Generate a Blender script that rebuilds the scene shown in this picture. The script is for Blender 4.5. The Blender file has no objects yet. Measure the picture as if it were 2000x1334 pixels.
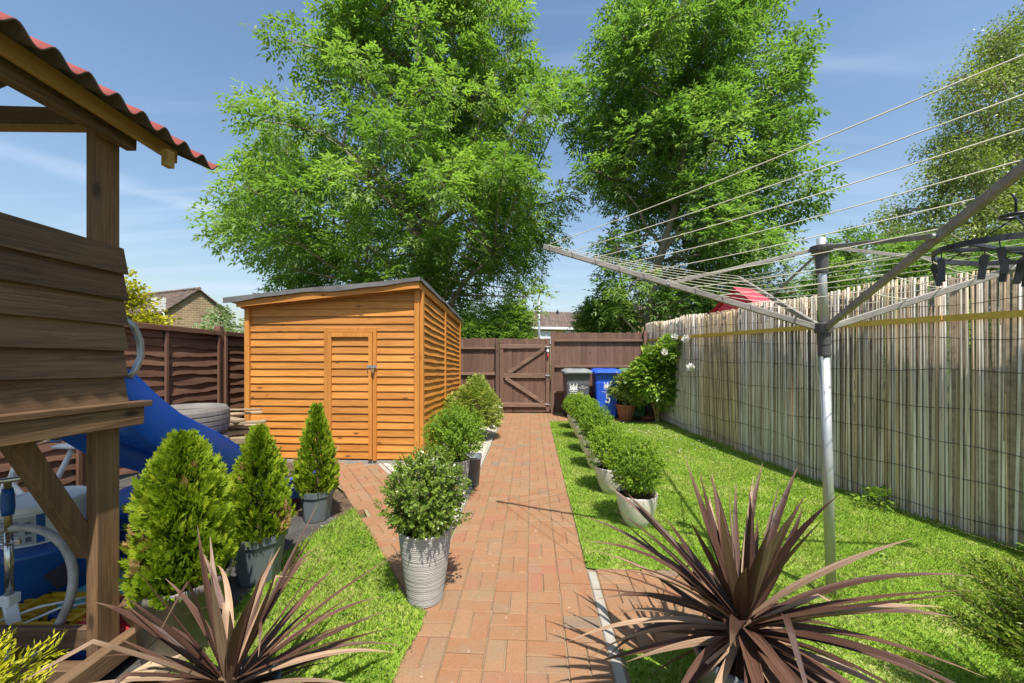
import bpy, math, random
import numpy as np
from mathutils import Vector, Matrix

random.seed(7)
rng = np.random.default_rng(7)
SC = bpy.context.scene
COL = SC.collection

# ------------------------------------------------------------------ camera, sky, sun, exposure
cam = bpy.data.objects.new('camera', bpy.data.cameras.new('camera'))
COL.objects.link(cam)
cam.location = (0, 0, 1.5)
cam.rotation_euler = (math.radians(90), 0, 0)
cam.data.sensor_width = 36
cam.data.lens = 36 * 760 / 2000
cam.data.shift_y = 17 / 2000
cam.data.clip_start = 0.05
cam.data.clip_end = 2000
SC.camera = cam

SUN_D = Vector((-0.17, 0.50, -1.0)).normalized()
sun = bpy.data.objects.new('sun', bpy.data.lights.new('sun', 'SUN'))
COL.objects.link(sun)
sun.rotation_euler = SUN_D.to_track_quat('-Z', 'Y').to_euler()
sun.data.energy = 3.45
sun.data.angle = math.radians(0.5)
sun.data.color = (1.0, 0.955, 0.88)

W = bpy.data.worlds.new('World')
SC.world = W
W.use_nodes = True
nt = W.node_tree
for n in list(nt.nodes):
    nt.nodes.remove(n)
wo = nt.nodes.new('ShaderNodeOutputWorld')
bg = nt.nodes.new('ShaderNodeBackground')
sky = nt.nodes.new('ShaderNodeTexSky')
sky.sky_type = 'NISHITA'
sky.sun_disc = False
sky.sun_elevation = math.asin(-SUN_D.z)
sky.sun_rotation = math.atan2(-SUN_D.x, -SUN_D.y)
sky.air_density = 1.5
sky.dust_density = 1.6
sky.ozone_density = 5.0
# thin high cloud, mapped on a plane far above so that it streams towards the horizon
tc = nt.nodes.new('ShaderNodeTexCoord')
sep = nt.nodes.new('ShaderNodeSeparateXYZ')
nt.links.new(tc.outputs['Generated'], sep.inputs[0])


def wmath(op, a, b=None, clamp=False):
    m = nt.nodes.new('ShaderNodeMath')
    m.operation = op
    m.use_clamp = clamp
    for i, s in enumerate((a, b)):
        if s is None:
            continue
        if isinstance(s, (int, float)):
            m.inputs[i].default_value = s
        else:
            nt.links.new(s, m.inputs[i])
    return m.outputs[0]


zc = wmath('ADD', wmath('MAXIMUM', sep.outputs['Z'], 0.0), 0.10)
px_ = wmath('DIVIDE', sep.outputs['X'], zc)
py_ = wmath('DIVIDE', sep.outputs['Y'], zc)
comb = nt.nodes.new('ShaderNodeCombineXYZ')
nt.links.new(px_, comb.inputs[0])
nt.links.new(py_, comb.inputs[1])


def wnoise(rot, scale, sc, detail=6, dist=0.6, loc=(0, 0, 0)):
    mp = nt.nodes.new('ShaderNodeMapping')
    mp.inputs['Rotation'].default_value = (0, 0, rot)
    mp.inputs['Scale'].default_value = sc
    mp.inputs['Location'].default_value = loc
    nt.links.new(comb.outputs[0], mp.inputs[0])
    nz = nt.nodes.new('ShaderNodeTexNoise')
    nz.inputs['Scale'].default_value = scale
    nz.inputs['Detail'].default_value = detail
    nz.inputs['Distortion'].default_value = dist
    nt.links.new(mp.outputs[0], nz.inputs['Vector'])
    return nz.outputs['Fac']


def wramp(fac, a, b):
    r = nt.nodes.new('ShaderNodeMapRange')
    r.interpolation_type = 'SMOOTHSTEP'
    r.inputs['From Min'].default_value = a
    r.inputs['From Max'].default_value = b
    nt.links.new(fac, r.inputs['Value'])
    return r.outputs[0]


c1 = wramp(wnoise(0.5, 0.8, (0.45, 1.3, 1), 7, 0.9, (2.3, 0.4, 0)), 0.46, 0.80)
c2 = wramp(wnoise(0.2, 1.6, (0.22, 1.9, 1), 6, 0.5, (7.1, 3.0, 0)), 0.50, 0.78)
cl = wmath('ADD', wmath('MULTIPLY', c1, 0.5), wmath('MULTIPLY', c2, 0.42), True)
nrm_ = Vector((-1.316, 1, .518)).cross(Vector((-.763, 1, .36))).normalized()
dotn = nt.nodes.new('ShaderNodeVectorMath')
dotn.operation = 'DOT_PRODUCT'
nt.links.new(tc.outputs['Generated'], dotn.inputs[0])
dotn.inputs[1].default_value = nrm_
wob = wmath('MULTIPLY', wmath('SUBTRACT', wnoise(0.0, 1.4, (1, 1, 1), 5, 0.4, (1.7, 9.0, 0)), 0.5), 0.05)
band = wramp(wmath('ABSOLUTE', wmath('ADD', dotn.outputs['Value'], wob)), 0.026, 0.0)
band = wmath('MULTIPLY', band, wramp(wnoise(0.3, 2.2, (1, 1, 1), 6, 0.8, (4.0, 2.0, 0)), 0.25, 0.75))
cl = wmath('ADD', cl, wmath('MULTIPLY', band, 0.6), True)
hz = wmath('MULTIPLY', wmath('POWER', wmath('SUBTRACT', 1.0, wmath('MAXIMUM', sep.outputs['Z'], 0.0)), 5.0), 0.25)
cl = wmath('ADD', cl, hz, True)
mixc = nt.nodes.new('ShaderNodeMix')
mixc.data_type = 'RGBA'
nt.links.new(cl, mixc.inputs['Factor'])
nt.links.new(sky.outputs[0], mixc.inputs['A'])
mixc.inputs['B'].default_value = (4.4, 5.2, 6.6, 1)
nt.links.new(mixc.outputs['Result'], bg.inputs['Color'])
bg.inputs['Strength'].default_value = 0.076
nt.links.new(bg.outputs[0], wo.inputs[0])

SC.view_settings.view_transform = 'Standard'
SC.view_settings.look = 'None'
SC.view_settings.exposure = 1.15
SC.view_settings.gamma = 1.0
SC.view_settings.use_curve_mapping = False
SC.render.engine = 'CYCLES'
SC.cycles.max_bounces = 7
SC.cycles.diffuse_bounces = 4
SC.cycles.glossy_bounces = 2
SC.cycles.transmission_bounces = 4
SC.cycles.use_denoising = True

# ------------------------------------------------------------------ helpers
EV = (0.99875, -0.05)     # across the garden
EU = (0.05, 0.99875)      # down the garden


def g(v, u, z=0.0):
    return Vector((v * EV[0] + u * EU[0], v * EV[1] + u * EU[1], z))


class MB:
    def __init__(self):
        self.v = []
        self.f = []

    def add(self, verts, faces):
        o = len(self.v)
        self.v += [tuple(p) for p in verts]
        self.f += [tuple(i + o for i in f) for f in faces]
        return self

    def hexa(self, b, t):
        return self.add(list(b) + list(t), [(3, 2, 1, 0), (4, 5, 6, 7), (0, 1, 5, 4), (1, 2, 6, 5), (2, 3, 7, 6), (3, 0, 4, 7)])

    def box(self, c, s, R=None):
        c = Vector(c)
        h = [x / 2 for x in s]
        P = []
        for z in (-1, 1):
            for x, y in ((-1, -1), (1, -1), (1, 1), (-1, 1)):
                p = Vector((x * h[0], y * h[1], z * h[2]))
                P.append(c + (R @ p if R else p))
        return self.hexa(P[:4], P[4:])

    def gbox(self, v0, v1, u0, u1, z0, z1):
        b = [g(v0, u0, z0), g(v1, u0, z0), g(v1, u1, z0), g(v0, u1, z0)]
        t = [g(v0, u0, z1), g(v1, u0, z1), g(v1, u1, z1), g(v0, u1, z1)]
        return self.hexa(b, t)

    def beam(self, p0, p1, w, h, up=(0, 0, 1)):
        p0, p1, up = Vector(p0), Vector(p1), Vector(up)
        d = (p1 - p0).normalized()
        s = d.cross(up).normalized()
        n = s.cross(d).normalized()
        b, t = [], []
        for p, L in ((p0, b), (p1, t)):
            for a, c in ((-1, -1), (1, -1), (1, 1), (-1, 1)):
                L.append(p + s * a * w / 2 + n * c * h / 2)
        return self.hexa(b, t)

    def tube(self, pts, r, n=8, cap=True):
        pts = [Vector(p) for p in pts]
        if not hasattr(r, '__len__'):
            r = [r] * len(pts)
        rings = []
        prev = None
        for i, p in enumerate(pts):
            d = (pts[min(i + 1, len(pts) - 1)] - pts[max(i - 1, 0)])
            d = d.normalized() if d.length > 1e-9 else Vector((0, 0, 1))
            if prev is None:
                a = Vector((0, 0, 1)) if abs(d.z) < .9 else Vector((1, 0, 0))
                s = d.cross(a).normalized()
            else:
                s = (prev - d * prev.dot(d))
                s = s.normalized() if s.length > 1e-6 else d.orthogonal().normalized()
            prev = s
            t = d.cross(s)
            rings.append([p + (s * math.cos(2 * math.pi * k / n) + t * math.sin(2 * math.pi * k / n)) * r[i] for k in range(n)])
        V = [q for ring in rings for q in ring]
        F = []
        for i in range(len(pts) - 1):
            for k in range(n):
                F.append((i * n + k, i * n + (k + 1) % n, (i + 1) * n + (k + 1) % n, (i + 1) * n + k))
        if cap:
            F.append(tuple(reversed(range(n))))
            F.append(tuple((len(pts) - 1) * n + k for k in range(n)))
        return self.add(V, F)

    def ring(self, c, R, r, n=28, m=8, axis='Z', sx=1, sy=1):
        P = []
        for i in range(n + 1):
            a = 2 * math.pi * i / n
            x, y = math.cos(a) * R * sx, math.sin(a) * R * sy
            q = {'Z': (x, y, 0), 'X': (0, x, y), 'Y': (x, 0, y)}[axis]
            P.append(Vector(c) + Vector(q))
        return self.tube(P, r, m, False)

    def lathe(self, prof, n=32, c=(0, 0, 0), ph=0.0, cap=False):
        V, F = [], []
        for r, z in prof:
            for k in range(n):
                a = 2 * math.pi * k / n + ph
                V.append((c[0] + r * math.cos(a), c[1] + r * math.sin(a), c[2] + z))
        for i in range(len(prof) - 1):
            for k in range(n):
                F.append((i * n + k, i * n + (k + 1) % n, (i + 1) * n + (k + 1) % n, (i + 1) * n + k))
        if cap:
            F.append(tuple(reversed(range(n))))
            F.append(tuple((len(prof) - 1) * n + k for k in range(n)))
        return self.add(V, F)

    def loft(self, loops, cap=True):
        n = len(loops[0])
        V = [p for L in loops for p in L]
        F = []
        for i in range(len(loops) - 1):
            for k in range(n):
                F.append((i * n + k, i * n + (k + 1) % n, (i + 1) * n + (k + 1) % n, (i + 1) * n + k))
        if cap:
            F.append(tuple(reversed(range(n))))
            F.append(tuple((len(loops) - 1) * n + k for k in range(n)))
        return self.add(V, F)


def root_of(o):
    while o.parent:
        o = o.parent
    return o


def link(name, me, m, parent=None, label=None, smooth=False, bevel=0, kind=None):
    """link a mesh whose vertices are in world space; children share the thing's origin"""
    o = bpy.data.objects.new(name, me)
    COL.objects.link(o)
    if m is not None and len(me.materials) == 0:
        me.materials.append(m)
    if parent is not None:
        off = root_of(parent).location
        if off.length > 0:
            me.transform(Matrix.Translation(-off))
        o.parent = parent
    if smooth:
        me.polygons.foreach_set('use_smooth', [True] * len(me.polygons))
    if bevel:
        b = o.modifiers.new('bevel', 'BEVEL')
        b.width = bevel
        b.segments = 1
        b.limit_method = 'ANGLE'
        b.angle_limit = math.radians(50)
    if label:
        o['label'] = label
    if kind:
        o['kind'] = kind
    return o


def part(name, mb, m, parent=None, **k):
    me = bpy.data.meshes.new(name)
    me.from_pydata(mb.v, [], mb.f)
    me.update()
    return link(name, me, m, parent, **k)


def fast_mesh(name, V, k, tint=None, extra=None):
    """V: (n*k, 3) vertices, every k of them one face"""
    V = np.ascontiguousarray(V, dtype=np.float32).reshape(-1, 3)
    n = len(V) // k
    me = bpy.data.meshes.new(name)
    me.vertices.add(n * k)
    me.vertices.foreach_set('co', V.ravel())
    me.loops.add(n * k)
    me.loops.foreach_set('vertex_index', np.arange(n * k, dtype=np.int32))
    me.polygons.add(n)
    me.polygons.foreach_set('loop_start', np.arange(0, n * k, k, dtype=np.int32))
    me.update(calc_edges=True)
    if tint is not None:
        a = me.attributes.new('tint', 'FLOAT', 'POINT')
        a.data.foreach_set('value', np.repeat(np.asarray(tint, dtype=np.float32), k))
    return me


def indexed_mesh(name, V, F, tint=None):
    V = np.ascontiguousarray(V, dtype=np.float32).reshape(-1, 3)
    F = np.ascontiguousarray(F, dtype=np.int32)
    n, k = F.shape
    me = bpy.data.meshes.new(name)
    me.vertices.add(len(V))
    me.vertices.foreach_set('co', V.ravel())
    me.loops.add(n * k)
    me.loops.foreach_set('vertex_index', F.ravel())
    me.polygons.add(n)
    me.polygons.foreach_set('loop_start', np.arange(0, n * k, k, dtype=np.int32))
    me.update(calc_edges=True)
    if tint is not None:
        a = me.attributes.new('tint', 'FLOAT', 'POINT')
        a.data.foreach_set('value', np.asarray(tint, dtype=np.float32))
    return me


def thing(name, label, cat, loc=(0, 0, 0), group=None, rotz=0):
    o = bpy.data.objects.new(name, None)
    o.empty_display_size = .1
    COL.objects.link(o)
    o.location = loc
    o.rotation_euler = (0, 0, rotz)
    return tag(o, label, cat, group)


def tag(o, label, cat, group=None):
    o['label'] = label
    o['category'] = cat
    if group:
        o['group'] = group
    return o


def dup(root, loc, rotz=0, scale=1.0, label=None):
    r = root.copy()
    COL.objects.link(r)
    r.location = loc
    r.rotation_euler = (0, 0, rotz)
    r.scale = (scale,) * 3
    if label:
        r['label'] = label
    for ch in list(root.children):
        c = ch.copy()
        COL.objects.link(c)
        c.parent = r
        for gc in list(ch.children):
            d = gc.copy()
            COL.objects.link(d)
            d.parent = c
    return r


def smoothstep(x):
    x = min(1, max(0, x))
    return x * x * (3 - 2 * x)


# ------------------------------------------------------------------ materials
class NT:
    def __init__(self, name):
        self.m = bpy.data.materials.new(name)
        self.m.use_nodes = True
        self.t = self.m.node_tree
        self.b = self.t.nodes['Principled BSDF']

    def n(self, ty, **ins):
        nd = self.t.nodes.new(ty)
        for k, v in ins.items():
            self.set(nd.inputs[k.replace('_', ' ')], v)
        return nd

    def set(self, sock, v):
        if hasattr(v, 'is_linked') or isinstance(v, bpy.types.NodeSocket):
            self.t.links.new(v, sock)
        else:
            if isinstance(v, tuple) and len(v) == 3 and sock.type == 'RGBA':
                v = (*v, 1)
            sock.default_value = v

    def math(self, op, a, b=0.0, clamp=False):
        m = self.t.nodes.new('ShaderNodeMath')
        m.operation = op
        m.use_clamp = clamp
        self.set(m.inputs[0], a)
        self.set(m.inputs[1], b)
        return m.outputs[0]

    def mix(self, f, a, b, mode='MIX'):
        m = self.t.nodes.new('ShaderNodeMix')
        m.data_type = 'RGBA'
        m.blend_type = mode
        self.set(m.inputs['Factor'], f)
        self.set(m.inputs['A'], a)
        self.set(m.inputs['B'], b)
        return m.outputs['Result']

    def ramp(self, f, stops, interp='LINEAR'):
        r = self.t.nodes.new('ShaderNodeValToRGB')
        r.color_ramp.interpolation = interp
        el = r.color_ramp.elements
        while len(el) < len(stops):
            el.new(0.5)
        for e, (p, c) in zip(el, stops):
            e.position = p
            e.color = (*c, 1) if len(c) == 3 else c
        self.set(r.inputs[0], f)
        return r.outputs[0]

    def rng(self, f, a, b, c=0.0, d=1.0):
        r = self.t.nodes.new('ShaderNodeMapRange')
        for k, v in (('Value', f), ('From Min', a), ('From Max', b), ('To Min', c), ('To Max', d)):
            self.set(r.inputs[k], v)
        return r.outputs[0]

    def noise(self, vec, scale, detail=4, dist=0.0, rough=0.5):
        z = self.t.nodes.new('ShaderNodeTexNoise')
        self.set(z.inputs['Vector'], vec)
        z.inputs['Scale'].default_value = scale
        z.inputs['Detail'].default_value = detail
        z.inputs['Distortion'].default_value = dist
        z.inputs['Roughness'].default_value = rough
        return z.outputs['Fac']

    def obj(self, shift=True, scale=(1, 1, 1)):
        tcn = self.t.nodes.new('ShaderNodeTexCoord')
        out = tcn.outputs['Object']
        mp = self.t.nodes.new('ShaderNodeMapping')
        mp.inputs['Scale'].default_value = scale
        self.set(mp.inputs[0], out)
        out = mp.outputs[0]
        if shift:
            oi = self.t.nodes.new('ShaderNodeObjectInfo')
            ad = self.t.nodes.new('ShaderNodeVectorMath')
            ad.operation = 'ADD'
            self.set(ad.inputs[0], out)
            mu = self.math('MULTIPLY', oi.outputs['Random'], 37.0)
            self.set(ad.inputs[1], mu)
            out = ad.outputs[0]
        return out

    def rand(self):
        return self.t.nodes.new('ShaderNodeObjectInfo').outputs['Random']

    def island(self):
        return self.t.nodes.new('ShaderNodeNewGeometry').outputs['Random Per Island']

    def bump(self, h, strength=0.3, dist=0.01):
        b = self.t.nodes.new('ShaderNodeBump')
        b.inputs['Strength'].default_value = strength
        b.inputs['Distance'].default_value = dist
        self.set(b.inputs['Height'], h)
        self.t.links.new(b.outputs[0], self.b.inputs['Normal'])

    def done(self, col, rough=0.7, spec=0.3, metal=0.0):
        self.set(self.b.inputs['Base Color'], col)
        self.set(self.b.inputs['Roughness'], rough)
        self.b.inputs['Specular IOR Level'].default_value = spec
        self.b.inputs['Metallic'].default_value = metal
        return self.m


def plain(name, c, rough=0.6, spec=0.3, metal=0.0, var=0.12, scale=9.0, bump=0.05):
    t = NT(name)
    nz = t.noise(t.obj(True), scale, 5)
    f = t.rng(nz, 0.25, 0.75, 1 - var, 1 + var)
    cc = t.mix(1.0, c, f, 'MULTIPLY')
    if bump:
        t.bump(t.noise(t.obj(True), scale * 9, 3), bump, 0.005)
    rr = t.rng(nz, 0.3, 0.7, max(0.05, rough - 0.08), min(1, rough + 0.08))
    return t.done(cc, rr, spec, metal)


def wood(name, dark, light, axis=0, rough=0.75, spec=0.2, vary=0.25, grey=None, grain=1.0, knot=0.8):
    t = NT(name)
    sc = [34, 34, 34]
    sc[axis] = 1.6
    v = t.obj(True, tuple(sc))
    n1 = t.noise(v, 1.0 * grain, 7, 1.4, 0.6)
    sc2 = [9, 9, 9]
    sc2[axis] = 0.9
    n2 = t.noise(t.obj(True, tuple(sc2)), 1.0, 3, 0.4)
    f = t.math('ADD', t.math('MULTIPLY', n1, 0.65), t.math('MULTIPLY', n2, 0.45))
    c = t.ramp(f, [(0.36, dark), (0.72, light)])
    sk = [7, 7, 7]
    sk[axis] = 2.6
    vo = t.t.nodes.new('ShaderNodeTexVoronoi')
    vo.inputs['Scale'].default_value = 1.0
    t.set(vo.inputs['Vector'], t.obj(True, tuple(sk)))
    kn = t.rng(vo.outputs['Distance'], 0.06, 0.13, knot, 0.0)
    c = t.mix(t.math('MULTIPLY', kn, 1.0, True), c, tuple(x * 0.35 for x in dark))
    if grey:
        gz = t.noise(t.obj(True, (2.2, 2.2, 2.2)), 1.0, 5)
        c = t.mix(t.rng(gz, 0.48, 0.78, 0, 0.45), c, grey)
    b = t.rng(t.rand(), 0, 1, 1 - vary, 1 + vary)
    c = t.mix(1.0, c, b, 'MULTIPLY')
    t.bump(n1, 0.35, 0.006)
    return t.done(c, rough, spec)


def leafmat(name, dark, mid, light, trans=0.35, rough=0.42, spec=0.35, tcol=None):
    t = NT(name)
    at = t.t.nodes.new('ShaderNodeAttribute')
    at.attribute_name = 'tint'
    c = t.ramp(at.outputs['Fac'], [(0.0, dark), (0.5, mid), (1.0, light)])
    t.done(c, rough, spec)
    tr = t.t.nodes.new('ShaderNodeBsdfTranslucent')
    tc_ = t.mix(1.0, c, tcol or (1.3, 1.5, 0.7), 'MULTIPLY')
    t.set(tr.inputs['Color'], tc_)
    mx = t.t.nodes.new('ShaderNodeMixShader')
    mx.inputs[0].default_value = trans
    t.t.links.new(t.b.outputs[0], mx.inputs[1])
    t.t.links.new(tr.outputs[0], mx.inputs[2])
    out = t.t.nodes['Material Output']
    t.t.links.new(mx.outputs[0], out.inputs[0])
    return t.m


def brickmat(name, island=False):
    t = NT(name)
    r = t.island() if island else t.rand()
    v = t.obj(not island)
    base = t.ramp(r, [(0.0, (.275, .135, .068)), (0.20, (.285, .150, .078)), (0.42, (.285, .130, .075)), (0.50, (.268, .140, .072)),
                      (0.66, (.285, .162, .088)), (0.82, (.25, .150, .088)), (0.88, (.275, .135, .070)), (0.97, (.205, .145, .100))], 'CONSTANT')
    blotch = t.noise(v, 7.0, 5, 0.3)
    c = t.mix(t.rng(blotch, 0.42, 0.70, 0, 0.72), base, (.24, .165, .10))
    spk = t.noise(v, 95.0, 3)
    c = t.mix(t.rng(spk, 0.52, 0.72, 0, 0.55), c, (.17, .10, .065))
    lich = t.noise(v, 38.0, 4, 0.6)
    c = t.mix(t.rng(lich, 0.68, 0.73, 0, 0.6), c, (.48, .40, .29))
    t.bump(t.math('ADD', spk, t.math('MULTIPLY', blotch, 2.0)), 0.4, 0.004)
    return t.done(c, 0.88, 0.18)


M = {}
M['brick'] = brickmat('brick_paver')
M['brick_mass'] = brickmat('brick_paver_mass', True)
M['shed'] = wood('shed_wood', (.36, .130, .021), (.60, .258, .055), 0, 0.6, 0.3, 0.17, knot=0.9)
M['shed_v'] = wood('shed_wood_upright', (.40, .148, .025), (.57, .245, .052), 2, 0.6, 0.3, 0.08, knot=0.4)
M['shed_y'] = wood('shed_wood_side', (.40, .15, .022), (.55, .235, .045), 1, 0.6, 0.3, 0.10, knot=0.65)
M['lap'] = wood('lap_board_wood', (.085, .042, .026), (.19, .100, .066), 1, 0.75, 0.25, 0.2, knot=0.5)
M['lap_v'] = wood('lap_post_wood', (.095, .048, .032), (.19, .10, .07), 2, 0.75, 0.25, 0.15)
M['fence_v'] = wood('fence_board_wood', (.105, .058, .040), (.20, .118, .085), 2, 0.8, 0.2, 0.16, knot=0.7)
M['fence_h'] = wood('fence_rail_wood', (.13, .075, .05), (.26, .165, .12), 0, 0.8, 0.2, 0.15)
M['ph_y'] = wood('playhouse_plank_wood', (.040, .021, .010), (.200, .118, .060), 1, 0.65, 0.3, 0.22, grey=(.12, .088, .058), knot=0.9, grain=1.7)
M['ph_x'] = wood('playhouse_cross_wood', (.05, .027, .014), (.185, .11, .058), 0, 0.65, 0.3, 0.2, grey=(.13, .095, .065), grain=1.7)
M['ph_v'] = wood('playhouse_post_wood', (.06, .032, .016), (.20, .115, .058), 2, 0.65, 0.3, 0.15, grey=(.14, .10, .065), grain=1.7)
M['tan_y'] = wood('treated_batten_wood', (.22, .12, .036), (.38, .225, .072), 1, 0.7, 0.2, 0.1)
M['yellow_y'] = wood('new_batten_wood', (.46, .28, .045), (.62, .41, .09), 1, 0.7, 0.2, 0.06)
M['scrap'] = wood('scrap_timber', (.20, .145, .09), (.42, .32, .20), 0, 0.8, 0.15, 0.35, grey=(.30, .27, .23))
M['bark'] = wood('ash_bark', (.20, .165, .12), (.42, .37, .29), 2, 0.9, 0.1, 0.1, knot=0.2)
M['twig'] = plain('twig_bark', (.14, .095, .055), 0.9, 0.1)
M['felt'] = plain('roofing_felt', (.115, .11, .108), 0.9, 0.15, var=0.25, scale=6, bump=0.3)
M['galv'] = plain('galvanised_pole', (.46, .465, .46), 0.45, 0.5, 0.55, var=0.12, scale=7)
M['arm'] = wood('weathered_arm_metal', (.16, .145, .125), (.33, .30, .265), 0, 0.55, 0.4, 0.1, grey=(.12, .10, .08), knot=0.1)
M['blackplastic'] = plain('black_plastic', (.022, .022, .024), 0.38, 0.5, var=0.15)
M['hub'] = plain('grey_hub_plastic', (.075, .07, .072), 0.5, 0.4)
M['cord'] = plain('pale_line_cord', (.62, .57, .45), 0.7, 0.2)
M['slide'] = plain('blue_slide_plastic', (.03, .17, .90), 0.32, 0.5, var=0.08, scale=3)
M['binblue'] = plain('blue_bin_plastic', (.018, .085, .55), 0.42, 0.45, var=0.10, scale=4)
M['bingrey'] = plain('grey_bin_plastic', (.085, .088, .095), 0.5, 0.4, var=0.12, scale=4)
M['binlid'] = plain('faded_grey_lid', (.20, .205, .20), 0.55, 0.35)
M['bingreen'] = plain('green_bin_plastic', (.04, .13, .05), 0.5, 0.4)
M['binlidgreen'] = plain('green_bin_lid', (.12, .24, .11), 0.55, 0.35)
M['print'] = plain('white_print', (.80, .80, .78), 0.6, 0.2, var=0.04, bump=0)
M['terracotta'] = plain('terracotta', (.36, .13, .065), 0.75, 0.2, var=0.18)
M['cream'] = plain('cream_glazed_pot', (.62, .56, .49), 0.3, 0.5, var=0.05, scale=5, bump=0.02)
M['stripepot'] = plain('ribbed_grey_pot', (.38, .355, .32), 0.5, 0.35, var=0.1)
M['greypot'] = plain('dark_grey_pot', (.115, .13, .14), 0.5, 0.4, var=0.2, scale=6)
M['duskypot'] = plain('large_grey_pot', (.12, .105, .09), 0.45, 0.4, var=0.25, scale=5)
M['soil'] = plain('potting_soil', (.055, .036, .022), 0.95, 0.1, var=0.4, scale=40, bump=0.6)
M['white'] = plain('white_plastic', (.74, .73, .70), 0.4, 0.4, var=0.05)
M['whitebag'] = plain('white_stone_urn', (.70, .69, .66), 0.6, 0.3, var=0.1)
M['bluetub'] = plain('blue_tub_plastic', (.012, .085, .30), 0.4, 0.45, var=0.15)
M['yellow'] = plain('yellow_plastic', (.62, .37, .02), 0.4, 0.4)
M['red'] = plain('red_plastic', (.48, .02, .03), 0.45, 0.4)
M['teal'] = plain('teal_plastic', (.10, .36, .40), 0.5, 0.35)
M['chrome'] = plain('chrome', (.60, .58, .54), 0.2, 0.5, 0.9)
M['brass'] = plain('dull_gold_tube', (.42, .31, .13), 0.3, 0.5, 0.7)
M['hoop'] = plain('faded_hoop', (.36, .33, .31), 0.35, 0.4, var=0.45, scale=14)
M['pink'] = plain('pink_plastic', (.62, .06, .28), 0.35, 0.45)
M['rubber'] = plain('weathered_tyre', (.16, .145, .13), 0.85, 0.2, var=0.2)
M['blackrubber'] = plain('black_rubber', (.025, .025, .025), 0.7, 0.3)
M['roofred'] = plain('red_corrugated_sheet', (.30, .075, .065), 0.75, 0.2, var=0.15)
M['sheetunder'] = plain('sheet_underside', (.075, .055, .045), 0.85, 0.15, var=0.3)
M['redroof2'] = plain('bright_red_roof', (.62, .045, .07), 0.5, 0.3, var=0.05)
M['gravel'] = None
M['strip'] = plain('concrete_edging', (.34, .31, .26), 0.9, 0.15, var=0.15, scale=14, bump=0.3)
M['steel'] = plain('grey_steel', (.35, .36, .37), 0.4, 0.5, 0.6)
M['glass'] = plain('window_glass', (.10, .13, .16), 0.08, 0.6, var=0.05, bump=0)
M['blind'] = plain('window_blind', (.62, .66, .70), 0.6, 0.3, var=0.03)
M['upvc'] = plain('white_frame', (.78, .78, .76), 0.4, 0.4, var=0.03)


def sheetmat(name, stops, scale, bump=0.4, rough=0.95):
    t = NT(name)
    v = t.obj(False)
    n1 = t.noise(v, scale, 6)
    n2 = t.noise(v, scale * 12, 4)
    f = t.math('ADD', t.math('MULTIPLY', n1, 0.6), t.math('MULTIPLY', n2, 0.4))
    c = t.ramp(f, stops)
    t.bump(n2, bump, 0.01)
    return t.done(c, rough, 0.1)


M['ground'] = sheetmat('ground_earth', [(.35, (.06, .075, .025)), (.65, (.13, .14, .055))], 1.2)
M['bed'] = sheetmat('joint_sand', [(.35, (.17, .13, .08)), (.5, (.30, .23, .15)), (.68, (.16, .17, .07))], 5.0)
M['lawn'] = sheetmat('lawn_soil', [(.38, (.12, .225, .022)), (.52, (.20, .295, .034)), (.66, (.36, .34, .13))], 3.0, 0.6)
M['gravelbed'] = sheetmat('gravel_bed', [(.35, (.36, .31, .24)), (.65, (.60, .55, .46))], 20.0)
M['earth'] = sheetmat('bare_earth', [(.35, (.05, .035, .022)), (.65, (.14, .10, .065))], 8.0)
M['slab'] = sheetmat('dark_slab', [(.36, (.045, .042, .040)), (.55, (.085, .08, .075)), (.68, (.15, .135, .115))], 3.5, 0.3)


def islandmat(name, stops, rough=0.9, spec=0.15):
    t = NT(name)
    c = t.ramp(t.island(), stops)
    n = t.noise(t.obj(False), 60, 3)
    c = t.mix(1.0, c, t.rng(n, 0.3, 0.7, 0.8, 1.15), 'MULTIPLY')
    return t.done(c, rough, spec)


M['pebble'] = islandmat('pale_pebble', [(0, (.30, .26, .20)), (.35, (.52, .47, .38)), (.7, (.62, .58, .50)), (1, (.74, .71, .65))])


def reedmat(name, island):
    t = NT(name)
    r = t.island() if island else t.rand()
    c = t.ramp(r, [(0, (.30, .225, .14)), (.2, (.42, .355, .265)), (.5, (.52, .465, .38)), (.8, (.60, .555, .48)), (1.0, (.48, .36, .19))])
    v = t.obj(not island, (30, 30, 1.4))
    n = t.noise(v, 1.0, 6, 1.0)
    c = t.mix(1.0, c, t.rng(n, 0.3, 0.72, 0.55, 1.35), 'MULTIPLY')
    n2 = t.noise(t.obj(not island, (6, 6, 3.0)), 1.0, 4)
    c = t.mix(t.rng(n2, 0.55, 0.75, 0, 0.38), c, (.27, .20, .11))
    if not island:
        oi = t.t.nodes.new('ShaderNodeObjectInfo')
        c = t.mix(1.0, c, oi.outputs['Color'], 'MULTIPLY')
    t.bump(n, 0.4, 0.004)
    return t.done(c, 0.8, 0.2)


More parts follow.
